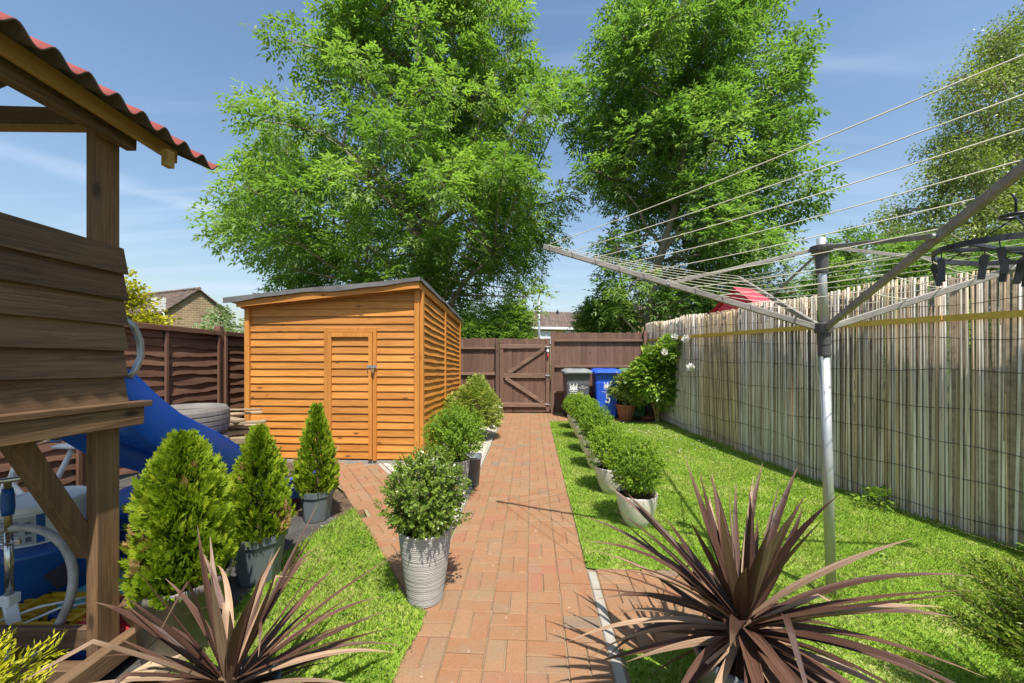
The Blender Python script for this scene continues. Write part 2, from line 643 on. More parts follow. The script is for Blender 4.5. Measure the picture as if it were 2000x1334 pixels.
M['reed'] = reedmat('split_reed', False)
M['reed_mass'] = reedmat('split_reed_mass', True)
M['reed_shaded'] = plain('shaded_reed', (.27, .21, .145), 0.9, 0.1, var=0.4, scale=20)  # back layer of reeds, shade of deep gaps put into the colour
M['ash'] = leafmat('ash_leaf', (0.115, 0.19, 0.036), (0.18, 0.285, 0.06), (0.29, 0.38, 0.1), 0.52, 0.5, 0.4)
M['ash2'] = leafmat('young_ash_leaf', (0.105, 0.18, 0.04), (0.165, 0.27, 0.064), (0.27, 0.36, 0.105), 0.52, 0.48, 0.4)
M['birch'] = leafmat('birch_leaf', (0.14, 0.2, 0.04), (0.25, 0.31, 0.07), (0.34, 0.38, 0.1), 0.34, 0.42, 0.4)
M['box'] = leafmat('box_leaf', (0.085, 0.165, 0.014), (0.2, 0.32, 0.026), (0.34, 0.45, 0.045), 0.34, 0.48, 0.35)
M['boxdull'] = leafmat('dull_box_leaf', (0.15, 0.13, 0.04), (0.13, 0.21, 0.024), (0.23, 0.31, 0.045), 0.25, 0.3, 0.5)
M['thuja'] = leafmat('thuja_spray', (0.07, 0.14, 0.01), (0.2, 0.29, 0.016), (0.36, 0.42, 0.026), 0.32, 0.5, 0.25)
M['thujatan'] = leafmat('browned_thuja_spray', (.16, .09, .03), (.30, .19, .07), (.42, .28, .11), 0.2, 0.6, 0.2)
M['golden'] = leafmat('golden_conifer_spray', (0.18, 0.21, 0.01), (0.4, 0.39, 0.015), (0.58, 0.52, 0.035), 0.3, 0.5, 0.25)
M['darkthuja'] = leafmat('dark_thuja_spray', (0.05, 0.09, 0.01), (0.12, 0.19, 0.02), (0.3, 0.34, 0.04), 0.28, 0.45, 0.3)
M['yellowtree'] = leafmat('golden_hedge_leaf', (0.28, 0.27, 0.012), (0.48, 0.43, 0.02), (0.6, 0.54, 0.035), 0.35, 0.5, 0.2)
M['pale'] = leafmat('variegated_leaf', (0.065, 0.13, 0.035), (0.18, 0.25, 0.09), (0.42, 0.46, 0.3), 0.3, 0.45, 0.3)
M['rose'] = leafmat('rose_leaf', (0.09, 0.18, 0.02), (0.21, 0.32, 0.04), (0.4, 0.46, 0.11), 0.3, 0.35, 0.4)
M['leggy'] = leafmat('leggy_shrub_leaf', (0.14, 0.2, 0.03), (0.28, 0.35, 0.06), (0.5, 0.5, 0.16), 0.3, 0.45, 0.3)
M['petal'] = leafmat('white_petal', (.70, .68, .60), (.78, .77, .72), (.82, .82, .80), 0.3, 0.6, 0.2, (1, 1, 1))
M['grass'] = leafmat('grass_blade', (0.095, 0.20, 0.014), (0.215, 0.325, 0.030), (0.5, 0.46, 0.19), 0.35, 0.5, 0.25)


def cordmat(name, dark, light):
    t = NT(name)
    at = t.t.nodes.new('ShaderNodeAttribute')
    at.attribute_name = 'across'
    al = t.t.nodes.new('ShaderNodeAttribute')
    al.attribute_name = 'along'
    oi = t.rand()
    cb = t.t.nodes.new('ShaderNodeCombineXYZ')
    t.set(cb.inputs[0], t.math('MULTIPLY', at.outputs['Fac'], 5.0))
    t.set(cb.inputs[1], t.math('ADD', t.math('MULTIPLY', al.outputs['Fac'], 1.6), t.math('MULTIPLY', oi, 50.0)))
    n = t.noise(cb.outputs[0], 1.0, 6, 0.3, 0.6)
    c = t.ramp(n, [(0.36, dark), (0.7, light)])
    c = t.mix(t.rng(al.outputs['Fac'], 0.80, 1.0, 0, 0.5), c, (.34, .22, .12))
    c = t.mix(1.0, c, t.rng(oi, 0, 1, 0.65, 1.4), 'MULTIPLY')
    t.bump(n, 0.4, 0.004)
    return t.done(c, 0.45, 0.3)


M['cordyline'] = cordmat('purple_leaf', (.040, .018, .013), (.150, .078, .052))
M['cordyline_pale'] = cordmat('pale_bronze_leaf', (.20, .12, .075), (.42, .29, .19))


def tilemat(name):
    t = NT(name)
    v = t.obj(False)
    n = t.noise(v, 3.0, 4)
    w = t.t.nodes.new('ShaderNodeTexBrick')
    w.inputs['Scale'].default_value = 1.0
    w.inputs['Brick Width'].default_value = 0.33
    w.inputs['Row Height'].default_value = 10.0
    w.inputs['Mortar Size'].default_value = 0.015
    t.set(w.inputs['Color1'], (.21, .155, .125))
    t.set(w.inputs['Color2'], (.16, .12, .10))
    t.set(w.inputs['Mortar'], (.07, .055, .05))
    t.set(w.inputs['Vector'], v)
    c = t.mix(1.0, w.outputs[0], t.rng(n, 0.3, 0.7, 0.75, 1.25), 'MULTIPLY')
    return t.done(c, 0.85, 0.2)


M['tile'] = tilemat('brown_roof_tile')


def wallbrick(name, c1, c2, mort, rot=0):
    t = NT(name)
    v = t.obj(False)
    sp = t.t.nodes.new('ShaderNodeSeparateXYZ')
    t.set(sp.inputs[0], v)
    cb = t.t.nodes.new('ShaderNodeCombineXYZ')
    t.set(cb.inputs[0], t.math('ADD', sp.outputs[0], sp.outputs[1]))
    t.set(cb.inputs[1], sp.outputs[2])
    w = t.t.nodes.new('ShaderNodeTexBrick')
    w.inputs['Scale'].default_value = 1.0
    w.inputs['Brick Width'].default_value = 0.45
    w.inputs['Row Height'].default_value = 0.16
    w.inputs['Mortar Size'].default_value = 0.02
    t.set(w.inputs['Color1'], c1)
    t.set(w.inputs['Color2'], c2)
    t.set(w.inputs['Mortar'], mort)
    t.set(w.inputs['Vector'], cb.outputs[0])
    n = t.noise(v, 1.5, 4)
    c = t.mix(1.0, w.outputs[0], t.rng(n, 0.3, 0.7, 0.8, 1.2), 'MULTIPLY')
    t.bump(w.outputs[1], 0.3, 0.01)
    return t.done(c, 0.9, 0.1)


M['housebrick'] = wallbrick('brown_house_brick', (.27, .185, .10), (.20, .135, .075), (.33, .28, .20))
M['housebrick2'] = wallbrick('buff_house_brick', (.46, .33, .17), (.40, .28, .14), (.45, .36, .22))

# ------------------------------------------------------------------ ground sheets


def sheet(name, pts, z, m, parent=None, kind='structure'):
    mb = MB()
    mb.add([(x, y, z) for x, y in pts], [tuple(range(len(pts)))])
    return part(name, mb, m, parent, kind=kind)


def inpoly(P, poly):
    x, y = P[:, 0], P[:, 1]
    c = np.zeros(len(P), bool)
    n = len(poly)
    for i in range(n):
        x0, y0 = poly[i]
        x1, y1 = poly[(i + 1) % n]
        if y0 == y1:
            continue
        k = ((y0 > y) != (y1 > y)) & (x < (x1 - x0) * (y - y0) / (y1 - y0) + x0)
        c ^= k
    return c


sheet('ground', [(-400, -60), (400, -60), (400, 700), (-400, 700)], -0.05, M['ground'])

V0, CELL = -0.635, 0.2025
v1 = V0 + 5 * CELL
path = sheet('path', [g(V0 - .01, .5)[:2], g(V0 + 5 * CELL + .085, .5)[:2], g(V0 + 5 * CELL + .085, 2.72)[:2], g(V0 + 5 * CELL + .01, 2.73)[:2], g(V0 + 5 * CELL + .01, 8.3)[:2], g(2.0, 8.3)[:2],
                      g(2.0, 9.28)[:2], g(V0 - .16, 9.28)[:2], g(V0 - .16, 7.85)[:2], g(V0 - .01, 7.85)[:2]], -0.010, M['bed'])

brick_meshes = []


def brick_geo(L=0.1985, B=0.0975, j=0.0015):
    e = 0.005
    V = []
    for (ins, z) in ((0, -0.05), (0, -e), (e, 0)):
        for x, y in ((-1, -1), (1, -1), (1, 1), (-1, 1)):
            V.append([x * (L / 2 - ins) + random.uniform(-j, j), y * (B / 2 - ins) + random.uniform(-j, j), z + (random.uniform(-.001, .001) if ins else 0)])
    F = [(8, 9, 10, 11)]
    for a, b in ((0, 4), (4, 8)):
        for k in range(4):
            F.append((a + k, a + (k + 1) % 4, b + (k + 1) % 4, b + k))
    return V, F


for i in range(6):
    V, F = brick_geo()
    me = bpy.data.meshes.new('brick')
    me.from_pydata(V, [], F)
    me.materials.append(M['brick'])
    brick_meshes.append(me)


class BrickField:
    def __init__(self, parent):
        self.parent = parent
        self.cand = []

    def put(self, p, rot):
        self.cand.append((p, rot))

    def build(self, limit, seen):
        near = sorted([c for c in self.cand if seen(c[0])], key=lambda c: c[0].y)[:limit]
        ids = set(id(c) for c in near)
        for c in near:
            o = bpy.data.objects.new('brick', random.choice(brick_meshes))
            COL.objects.link(o)
            o.location = (c[0].x, c[0].y, c[0].z + random.uniform(-.0025, .0015))
            o.rotation_euler = (random.gauss(0, .006), random.gauss(0, .006), c[1] + random.choice((0, math.pi)) + random.gauss(0, .006))
            o.parent = self.parent
        rest = [c for c in self.cand if id(c) not in ids]
        if rest:
            mb = MB()
            for p, r in rest:
                V, F = brick_geo()
                R = Matrix.Rotation(r, 3, 'Z')
                dz = random.uniform(-.002, .001)
                mb.add([R @ Vector(v) + p + Vector((0, 0, dz)) for v in V], F)
            part('bricks', mb, M['brick_mass'], self.parent, kind='stuff')


def in_view(p):
    return p.y > 1.62 and abs(p.x) < p.y * 1.33


A_G = -0.05
bf = BrickField(path)
for c in range(-1, 13):
    for r in range(43):
        u0 = 0.6 + r * CELL
        v0 = V0 + c * CELL
        if c < 0 and u0 < 7.85:
            continue
        if c > 4 and u0 < 8.28:
            continue
        if u0 + CELL > 9.33:
            continue
        if (c + r) % 2:
            bf.put(g(v0 + CELL / 2, u0 + CELL * .25), A_G)
            bf.put(g(v0 + CELL / 2, u0 + CELL * .75), A_G)
        else:
            bf.put(g(v0 + CELL * .25, u0 + CELL / 2), A_G + math.pi / 2)
            bf.put(g(v0 + CELL * .75, u0 + CELL / 2), A_G + math.pi / 2)
bf.build(300, in_view)

# brick patio before the shed, laid on the diagonal
PATIO = [(-1.42, 3.72), (-2.72, 5.22), (-1.72, 5.14), (-0.515, 3.30), (-0.565, 2.25), (-0.70, 2.45), (-0.90, 2.78)]
patio = sheet('patio', [(-1.42, 3.72), (-0.90, 2.78), (-0.70, 2.45), (-0.565, 2.25), (-0.515, 3.30), (-1.72, 5.14), (-2.72, 5.22)], -0.011, M['bed'])
bf = BrickField(patio)
ang = math.atan2(5.14 - 3.30, -1.72 + .515)
ea = Vector((math.cos(ang), math.sin(ang), 0))
eb = Vector((-math.sin(ang), math.cos(ang), 0))
o0 = Vector((-0.515, 3.30, 0))
for i in range(-8, 14):
    for j in range(-1, 12):
        for q in (.25, .75):
            if (i + j) % 2:
                p = o0 + ea * (i + .5) * CELL + eb * (j + q) * CELL
                rot = ang
            else:
                p = o0 + ea * (i + q) * CELL + eb * (j + .5) * CELL
                rot = ang + math.pi / 2
            P = np.array([[p.x, p.y]])
            if inpoly(P, PATIO)[0]:
                bf.put(p, rot)
bf.build(300, lambda p: True)

# small brick crossing to the right of the path
CROSS = [tuple(g(v1 + .05, 1.92)[:2]), (1.52, 1.90), (1.52, 2.70), tuple(g(v1 + .05, 2.74)[:2])]
cross = sheet('brick_crossing', CROSS, -0.011, M['bed'])
bf = BrickField(cross)
for c in range(5):
    for r in range(4):
        v0, u0 = v1 + .062 + c * CELL, 1.93 + r * CELL
        for q in (.25, .75):
            if (c + r) % 2:
                bf.put(g(v0 + CELL / 2, u0 + CELL * q), A_G)
            else:
                bf.put(g(v0 + CELL * q, u0 + CELL / 2), A_G + math.pi / 2)
bf.build(300, in_view)

# edging strips
mb = MB()
v1 = V0 + 5 * CELL
mb.gbox(v1 + .004, v1 + .058, .6, 2.66, -.04, .002)
edge = part('edging_strip', mb, M['strip'], bevel=.006)
edge['kind'] = 'structure'
mb = MB()
mb.gbox(V0 - .065, V0 - .012, 3.33, 7.85, -.04, .008)
part('edging_strip', mb, M['strip'], bevel=.004)['kind'] = 'structure'
mb = MB()
mb.beam((-0.53, 3.27, -.016), (-1.745, 5.125, -.016), .05, .05)
part('edging_strip', mb, M['strip'], bevel=.004)['kind'] = 'structure'

# gravel strip
GRAV = [(-0.49, 3.34), g(V0 - .06, 7.85)[:2], (-0.98, 7.95), (-1.21, 5.14), (-1.70, 5.13)]
sheet('gravel_strip', [GRAV[0], GRAV[1], GRAV[2], GRAV[3], GRAV[4]], -0.004, M['gravelbed'])
ico = np.array([(0, 0, 1), (.894, 0, .447), (.276, .851, .447), (-.724, .526, .447), (-.724, -.526, .447), (.276, -.851, .447)])
icoF = np.array([(0, 1, 2), (0, 2, 3), (0, 3, 4), (0, 4, 5), (0, 5, 1)])
P = rng.uniform((-1.75, 3.3), (-.15, 8.0), (26000, 2))
P = P[inpoly(P, GRAV)]
P = P[rng.random(len(P)) < np.clip(5.0 / P[:, 1], .35, 1)]
n = len(P)
sz = rng.uniform(.006, .014, n)
Vp = ico[None] * sz[:, None, None] * rng.uniform(.6, 1.3, (n, 1, 3)) * (1, 1, .8)
a = rng.uniform(0, 6.28, n)
ca, sa = np.cos(a)[:, None], np.sin(a)[:, None]
X, Y = Vp[..., 0] * ca - Vp[..., 1] * sa, Vp[..., 0] * sa + Vp[..., 1] * ca
Vp = np.stack([X + P[:, :1], Y + P[:, 1:], Vp[..., 2] + rng.uniform(-.004, .004, (n, 1))], -1)
Fp = (icoF[None] + (np.arange(n) * 6)[:, None, None]).reshape(-1, 3)
link('gravel', indexed_mesh('gravel', Vp, Fp), M['pebble'], kind='stuff')

# dark slab paving on the left
paving = sheet('slab_paving', [(-6, .3), (-1.5, .3), (-1.5, 3.75), (-2.75, 5.25), (-6, 5.4)], -0.012, M['earth'])
slab_meshes = []
for i in range(4):
    mb = MB()
    s = .296
    b = [(x * s + random.uniform(-.003, .003), y * s + random.uniform(-.003, .003), -.04) for x, y in ((-1, -1), (1, -1), (1, 1), (-1, 1))]
    t = [(p[0] * .99, p[1] * .99, 0) for p in b]
    mb.hexa(b, t)
    me = bpy.data.meshes.new('slab')
    me.from_pydata(mb.v, [], mb.f)
    me.materials.append(M['slab'])
    slab_meshes.append(me)
for i in range(8):
    for j in range(8):
        p = g(-1.98 - .605 * i, .7 + .605 * j)
        if p.x > -1.75 and p.y < 1.0:
            continue
        if p.y > 3.75 and p.x > -1.5 - (p.y - 3.45) * .95:
            continue
        o = bpy.data.objects.new('slab', random.choice(slab_meshes))
        COL.objects.link(o)
        o.location = (p.x, p.y, random.uniform(-.004, .002))
        o.rotation_euler = (random.gauss(0, .004), random.gauss(0, .004), A_G + random.randrange(4) * math.pi / 2)
        o.parent = paving

# lawns
REED = [(3.20, 9.3), (3.24, 7.2), (3.42, 5.1), (3.62, 3.63), (3.81, 2.89), (4.12, 1.5), (4.4, .3)]
LAWN_R = [g(v1 + .005, 8.22)[:2], (3.14, 8.05)] + [(x - .03, y) for x, y in REED[1:]] + [g(v1 + .075, .3)[:2], g(v1 + .075, 1.97)[:2], (1.47, 1.96), (1.47, 2.64), g(v1 + .06, 2.69)[:2], g(v1 + .005, 2.7)[:2]]
LAWN_R = [tuple(p) for p in LAWN_R]
LAWN_L = [(-1.50, 3.69), (-0.88, 2.75), (-0.68, 2.40), (-0.50, 2.235), (-0.49, 2.10), (-0.53, 1.92), (-0.545, 1.70), (-0.56, .6), (-1.55, .6), (-1.55, 1.75), (-1.58, 2.05), (-1.68, 2.85)]
sheet('lawn', LAWN_R, 0.004, M['lawn'])
sheet('lawn', list(reversed(LAWN_L)), 0.004, M['lawn'])
sheet('flower_bed', [tuple(p) for p in (g(2.0, 8.3)[:2], g(3.0, 8.2)[:2], g(2.8, 9.3)[:2], g(2.0, 9.3)[:2])], 0.0, M['earth'])


def grass(name, poly, dens0, zmin, hmax=0.030):
    poly = [tuple(p) for p in poly]
    pa = np.array(poly)
    lo, hi = pa.min(0), pa.max(0)
    lo[1] = max(lo[1], zmin)
    area = (hi - lo).prod()
    P = rng.uniform(lo, hi, (int(area * dens0), 2))
    P = P[rng.random(len(P)) < np.clip((2.6 / np.maximum(P[:, 1], .1)) ** 1.15, 0.12, 1)]
    P = P[inpoly(P, poly)]
    P = P[np.abs(P[:, 0]) < P[:, 1] * 1.36 + .1]
    P = P + rng.normal(0, .011, P.shape)
    n = len(P)
    far = np.clip(P[:, 1] / 3.0, 1, 2.4)
    patch = np.sin(P[:, 0] * 5.1 + 1.3 * np.sin(P[:, 1] * 3.3)) * np.sin(P[:, 1] * 4.3 + P[:, 0] * 2.2)
    h = rng.uniform(.4, 1.0, n) * hmax * (1 + .18 * patch)
    w = rng.uniform(.0024, .0042, n) * far
    a = rng.uniform(0, 2 * np.pi, n)
    lean = rng.uniform(.15, 1.1, n) * h
    la = rng.uniform(0, 2 * np.pi, n)
    z0 = np.zeros(n)
    B = np.stack([P[:, 0], P[:, 1], z0], 1)
    S = np.stack([np.cos(a) * w / 2, np.sin(a) * w / 2, z0], 1)
    Lm = np.stack([np.cos(la) * lean, np.sin(la) * lean, z0], 1)
    H = np.stack([z0, z0, h], 1)
    V = np.stack([B - S, B + S, B + S * .8 + H * .6 + Lm * .35, B + H + Lm, B - S * .8 + H * .6 + Lm * .35], 1)
    dry = np.sin(P[:, 0] * 2.3 + 2 * np.sin(P[:, 1] * 1.1)) * np.sin(P[:, 1] * 1.9 + 1.2 * np.sin(P[:, 0] * 3.1))
    tint = np.clip(.40 + .13 * patch + .10 * dry + rng.normal(0, .17, n), 0, .85)
    tint = np.where(rng.random(n) < .08 + .10 * (patch < -.3) + .16 * (dry > .55), rng.uniform(.85, 1, n), tint)
    return link(name, fast_mesh(name, V.reshape(-1, 3), 5, tint), M['grass'], kind='stuff')


grass('grass', LAWN_R, 16000, 1.55)
grass('grass', LAWN_L, 17000, 1.5, .036)

# ------------------------------------------------------------------ board builder


def lap_board(p0, p1, h0, h1, out, tilt=0.022, th=0.012, wav=0.004, ns=8, seed=0, ztop=None):
    """feathered board from p0 to p1 (bottom line), heights h0/h1, leaning out at the bottom"""
    r = random.Random(seed)
    p0, p1, out = Vector(p0), Vector(p1), Vector(out)
    ph = [r.uniform(0, 6.28) for _ in range(3)]
    V, F = [], []
    for i in range(ns + 1):
        t = i / ns
        p = p0.lerp(p1, t)
        h = h0 + (h1 - h0) * t
        L = (p1 - p0).length * t
        dz = wav * (math.sin(L * 5 + ph[0]) + .7 * math.sin(L * 11 + ph[1]) + .4 * math.sin(L * 23 + ph[2]))
        do = wav * .5 * math.sin(L * 7 + ph[1])
        zt = p.z + h
        if ztop:
            zt = min(zt, ztop(p))
        V += [Vector((p.x, p.y, zt)) + out * .002, Vector((p.x, p.y, p.z + dz)) + out * (tilt + th + do), Vector((p.x, p.y, p.z + dz)) + out * (tilt + do),
              Vector((p.x, p.y, zt)) - out * .006]
    for i in range(ns):
        a, b = i * 4, i * 4 + 4
        for k in range(4):
            F.append((a + k, b + k, b + (k + 1) % 4, a + (k + 1) % 4))
    F.append((0, 1, 2, 3))
    e = ns * 4
    F.append((e + 3, e + 2, e + 1, e))
    mb = MB()
    mb.add(V, F)
    return mb


# ------------------------------------------------------------------ shed
FR = Vector((-1.226, 5.178, 0))


def sg(a, b, z=0.0):
    return Vector((FR.x + a * EV[0] + b * EU[0], FR.y + a * EV[1] + b * EU[1], z))


SW, SD = 2.39, 2.77
OUTF = Vector((-EU[0], -EU[1], 0))
OUTR = Vector((EV[0], EV[1], 0))


def roof_z(a, b):
    return 2.43 + .095 * a - .098 * b


def shed_top(p):
    d = p - FR
    a = d.x * EV[0] + d.y * EV[1]
    b = d.x * EU[0] + d.y * EU[1]
    return roof_z(a, b) - .075


shed = thing('garden_shed', 'orange stained timber shed with louvred boards and a sloping felt roof', 'shed', sg(-1.2, 1.4))
# core panels behind the boards
mb = MB()
z00, z10 = roof_z(-SW, 0.03) - .08, roof_z(0, 0.03) - .08
z01, z11 = roof_z(-SW, SD) - .08, roof_z(0, SD) - .08
mb.hexa([sg(-SW + .02, .03, .03), sg(-.02, .03, .03), sg(-.02, SD - .02, .03), sg(-SW + .02, SD - .02, .03)],
        [sg(-SW + .02, .03, z00), sg(-.02, .03, z10), sg(-.02, SD - .02, z11), sg(-SW + .02, SD - .02, z01)])
part('wall_panel', mb, M['shed'], shed)
mb = MB()
mb.hexa([sg(-SW - .02, -.02, -.03), sg(.03, -.02, -.03), sg(.03, SD, -.03), sg(-SW - .02, SD, -.03)],
        [sg(-SW - .02, -.02, .03), sg(.03, -.02, .03), sg(.03, SD, .03), sg(-SW - .02, SD, .03)])
part('base_slab', mb, M['strip'], shed)
RH = .1003
DL, DR = -1.29, -.575
DTOP = 1.80
for k in range(23):
    z = .05 + k * RH
    secs = [(-SW + .07, DL), (DR, -.06)] if z + RH * .5 < DTOP else [(-SW + .07, -.06)]
    for si, (a0, a1) in enumerate(secs):
        lim0 = shed_top(sg(a0, 0))
        if z + .02 > shed_top(sg(a1, 0)):
            continue
        if z + .03 > lim0:      # cut where the roof comes down
            a0 = a0 + (z + .03 - lim0) / .095
            if a0 > a1 - .1:
                continue
        m_ = lap_board(sg(a0, 0, z), sg(a1, 0, z), RH + .012, RH + .012, OUTF, .012, .009, .0012, 10, k * 7 + si, shed_top)
        part('board', m_, M['shed'], shed)
# side boards, crowding together towards the back
for k in range(22):
    zf, zb = .05 + k * RH, .05 + k * RH * .865
    hf, hb = RH + .012, RH * .865 + .012
    for (b0, b1) in ((.06, 1.36), (1.43, SD - .05)):
        t0, t1 = b0 / SD, b1 / SD
        m_ = lap_board(sg(0, b0, zf + (zb - zf) * t0), sg(0, b1, zf + (zb - zf) * t1), hf + (hb - hf) * t0, hf + (hb - hf) * t1, OUTR, .021, .010, .0040, 10, k * 13 + int(b0), shed_top)
        part('board', m_, M['shed_y'], shed)
# corner posts and side stud
for a, b, zt in ((-SW + .035, -.028, z00), (-.03, -.03, z10), (.022, .03, z10), (.022, 1.395, roof_z(0, 1.4) - .08), (.022, SD - .025, z11)):
    mb = MB()
    w, d = (.065, .045) if b < 0 else (.045, .065)
    q = [sg(a - w / 2, b - d / 2), sg(a + w / 2, b - d / 2), sg(a + w / 2, b + d / 2), sg(a - w / 2, b + d / 2)]
    mb.hexa([Vector((p.x, p.y, .02)) for p in q], [Vector((p.x, p.y, zt)) for p in q])
    part('corner_post' if b < .1 or b > 2 else 'stud', mb, M['shed_v'], shed, bevel=.004)
# door
door = MB()
door.hexa([sg(DL + .055, -.012, .05), sg(DR - .055, -.012, .05), sg(DR - .055, .02, .05), sg(DL + .055, .02, .05)],
          [sg(DL + .055, -.012, DTOP - .06), sg(DR - .055, -.012, DTOP - .06), sg(DR - .055, .02, DTOP - .06), sg(DL + .055, .02, DTOP - .06)])
door = part('door', door, M['shed_v'], shed)
for (a0, a1, zb, zt, dp) in ((DL, DL + .055, .03, DTOP, .040), (DR - .05, DR, .03, DTOP, .040), (DL + .055, DR - .05, DTOP - .06, DTOP, .038),
                             (DL + .062, DL + .105, .05, DTOP - .065, .052), (DR - .105, DR - .057, .05, DTOP - .065, .052), (DL + .105, DR - .105, DTOP - .125, DTOP - .065, .050)):
    mb = MB()
    mb.hexa([sg(a0, -dp, zb), sg(a1, -dp, zb), sg(a1, 0, zb), sg(a0, 0, zb)], [sg(a0, -dp, zt), sg(a1, -dp, zt), sg(a1, 0, zt), sg(a0, 0, zt)])
    part('frame_strip', mb, M['shed_v'], door, bevel=.003)
k = 0
while True:
    z = .055 + k * RH
    if z + RH > DTOP - .1:
        break
    m_ = lap_board(sg(DL + .105, -.012, z), sg(DR - .105, -.012, z), RH + .012, RH + .012, OUTF, .011, .009, .0010, 6, 900 + k, lambda p: DTOP - .12)
    part('board', m_, M['shed'], door)
    k += 1
mb = MB()
hz_ = 1.5 - (716 - 684) / 760 * 5.2
c = sg(DR - .05, -.06, hz_)
mb.box(c, (.13, .008, .035), Matrix.Rotation(A_G, 3, 'Z'))
mb.box(c + Vector((.03, -.008, 0)), (.03, .016, .028), Matrix.Rotation(A_G, 3, 'Z'))
part('hasp', mb, M['steel'], door)
mb = MB()
mb.box(sg(DR - .035, -.075, hz_ - .055), (.042, .02, .045), Matrix.Rotation(A_G, 3, 'Z'))
mb.ring(sg(DR - .035, -.075, hz_ - .025), .014, .004, 14, 6, 'Y')
part('padlock', mb, M['brass'], door, bevel=.004)
# roof: boards, felt, fascias
ra0, ra1, rb0, rb1 = -SW - .20, .05, -.16, SD + .13
ns = 14
top, bot, drp = [], [], []
mb = MB()
V, F = [], []
for j in range(9):
    for i in range(ns + 1):
        a = ra0 + (ra1 - ra0) * i / ns
        b = rb0 + (rb1 - rb0) * j / 8
        wob = .006 * math.sin(a * 3.1 + b) + .004 * math.sin(b * 4 + a * 2)
        V.append(sg(a, b, roof_z(a, b) + wob))
for j in range(8):
    for i in range(ns):
        q = j * (ns + 1) + i
        F.append((q, q + 1, q + ns + 2, q + ns + 1))
mb.add(V, F)
roof = part('roof', mb, M['felt'], shed, smooth=True)
sm = roof.modifiers.new('solid', 'SOLIDIFY')
sm.thickness = .018
# felt turned down over the edges, hanging slightly uneven
def drip(pts, out, hgt):
    mbd = MB()
    V, F = [], []
    for i, (a, b) in enumerate(pts):
        z = roof_z(a, b) + .006 * math.sin(a * 3.1 + b) + .004 * math.sin(b * 4 + a * 2)
        hh = hgt + .010 * math.sin(a * 4.3 + b * 3.7) + .006 * math.sin(a * 9 + b * 8)
        w = .006 * math.sin(a * 5 + b * 6)
        p = sg(a, b, z)
        V += [p + out * .004, p + out * (.014 + w) - Vector((0, 0, hh)), p + out * (.008 + w) - Vector((0, 0, hh)), p - out * .004 - Vector((0, 0, .012))]
    for i in range(len(pts) - 1):
        for k in range(4):
            F.append((i * 4 + k, i * 4 + 4 + k, i * 4 + 4 + (k + 1) % 4, i * 4 + (k + 1) % 4))
    mbd.add(V, F)
    return mbd


part('felt_edge', drip([(ra0 + (ra1 - ra0) * i / 24, rb0) for i in range(25)], OUTF, .062), M['felt'], shed)
part('felt_edge', drip([(ra1, rb0 + (rb1 - rb0) * i / 24) for i in range(25)], OUTR, .055), M['felt'], shed)
mb = MB()
mb.hexa([sg(a, b, roof_z(a, b) - .052) for a, b in ((ra0 + .03, rb0 + .02), (ra1 - .03, rb0 + .02), (ra1 - .03, rb1), (ra0 + .03, rb1))],
        [sg(a, b, roof_z(a, b) - .024) for a, b in ((ra0 + .03, rb0 + .02), (ra1 - .03, rb0 + .02), (ra1 - .03, rb1), (ra0 + .03, rb1))])
part('roof_deck', mb, M['shed'], shed)
for (a0, b0, a1, b1, m_) in ((ra0 + .16, rb0 + .03, ra1 - .02, rb0 + .03, 'shed'), (-SW + .05, -.045, -.06, -.045, 'shed'), (ra1 - .02, rb0 + .05, ra1 - .02, rb1 - .03, 'shed_y')):
    mb = MB()
    mb.beam(sg(a0, b0, roof_z(a0, b0) - .098), sg(a1, b1, roof_z(a1, b1) - .098), .024, .088)
    part('fascia', mb, M[m_], shed, bevel=.003)
mb = MB()
mb.beam(sg(-SW + .02, rb0 + .06, roof_z(-SW, 0) - .115), sg(-SW + .02, SD, roof_z(-SW, SD) - .115), .06, .06)
part('rafter_end', mb, M['shed_y'], shed, bevel=.003)

# ------------------------------------------------------------------ left lap fence
lapf = thing('lap_fence', 'dark brown waney lap panel fence behind the playhouse and tyres', 'fence', (-4.6, 4.2, 0))


def lx(Z):
    return -4.8 + .05 * Z


posts = [2.30, 4.15, 5.98, 7.83, 9.30]
for Z in posts:
    mb = MB()
    zt = 1.93 - .03 * (Z - 4)
    mb.box((lx(Z), Z, zt / 2), (.085, .085, zt))
    part('post', mb, M['lap_v'], lapf, bevel=.005)
for pi in range(4):
    za, zb_ = posts[pi] + .045, posts[pi + 1] - .045
    zm = (za + zb_) / 2
    H0, H1 = 1.83 - .03 * (za - 4), 1.83 - .03 * (zb_ - 4)
    for k in range(14):
        f0 = .05 + k * .127
        h = .15
        if f0 + h > H0:
            h = H0 - f0
        m_ = lap_board((lx(za), za, f0), (lx(zb_), zb_, f0 - .03 * (zb_ - za)), h, h, (1, -.05, 0), .022, .010, .011, 16, 77 + pi * 31 + k)
        part('board', m_, M['lap'], lapf)
    for Zs in (za + .02, zm, zb_ - .02):
        mb = MB()
        mb.box((lx(Zs) + .052, Zs, H0 / 2), (.03, .04, H0 - .02 - .03 * (Zs - za)))
        part('batten', mb, M['lap_v'], lapf, bevel=.003)
    mb = MB()
    mb.beam((lx(za) + .045, za, H0 - .01), (lx(zb_) + .045, zb_, H1 - .01), .06, .07)
    part('top_rail', mb, M['lap'], lapf, bevel=.004)

# ------------------------------------------------------------------ back fence and gate
UF = 9.36


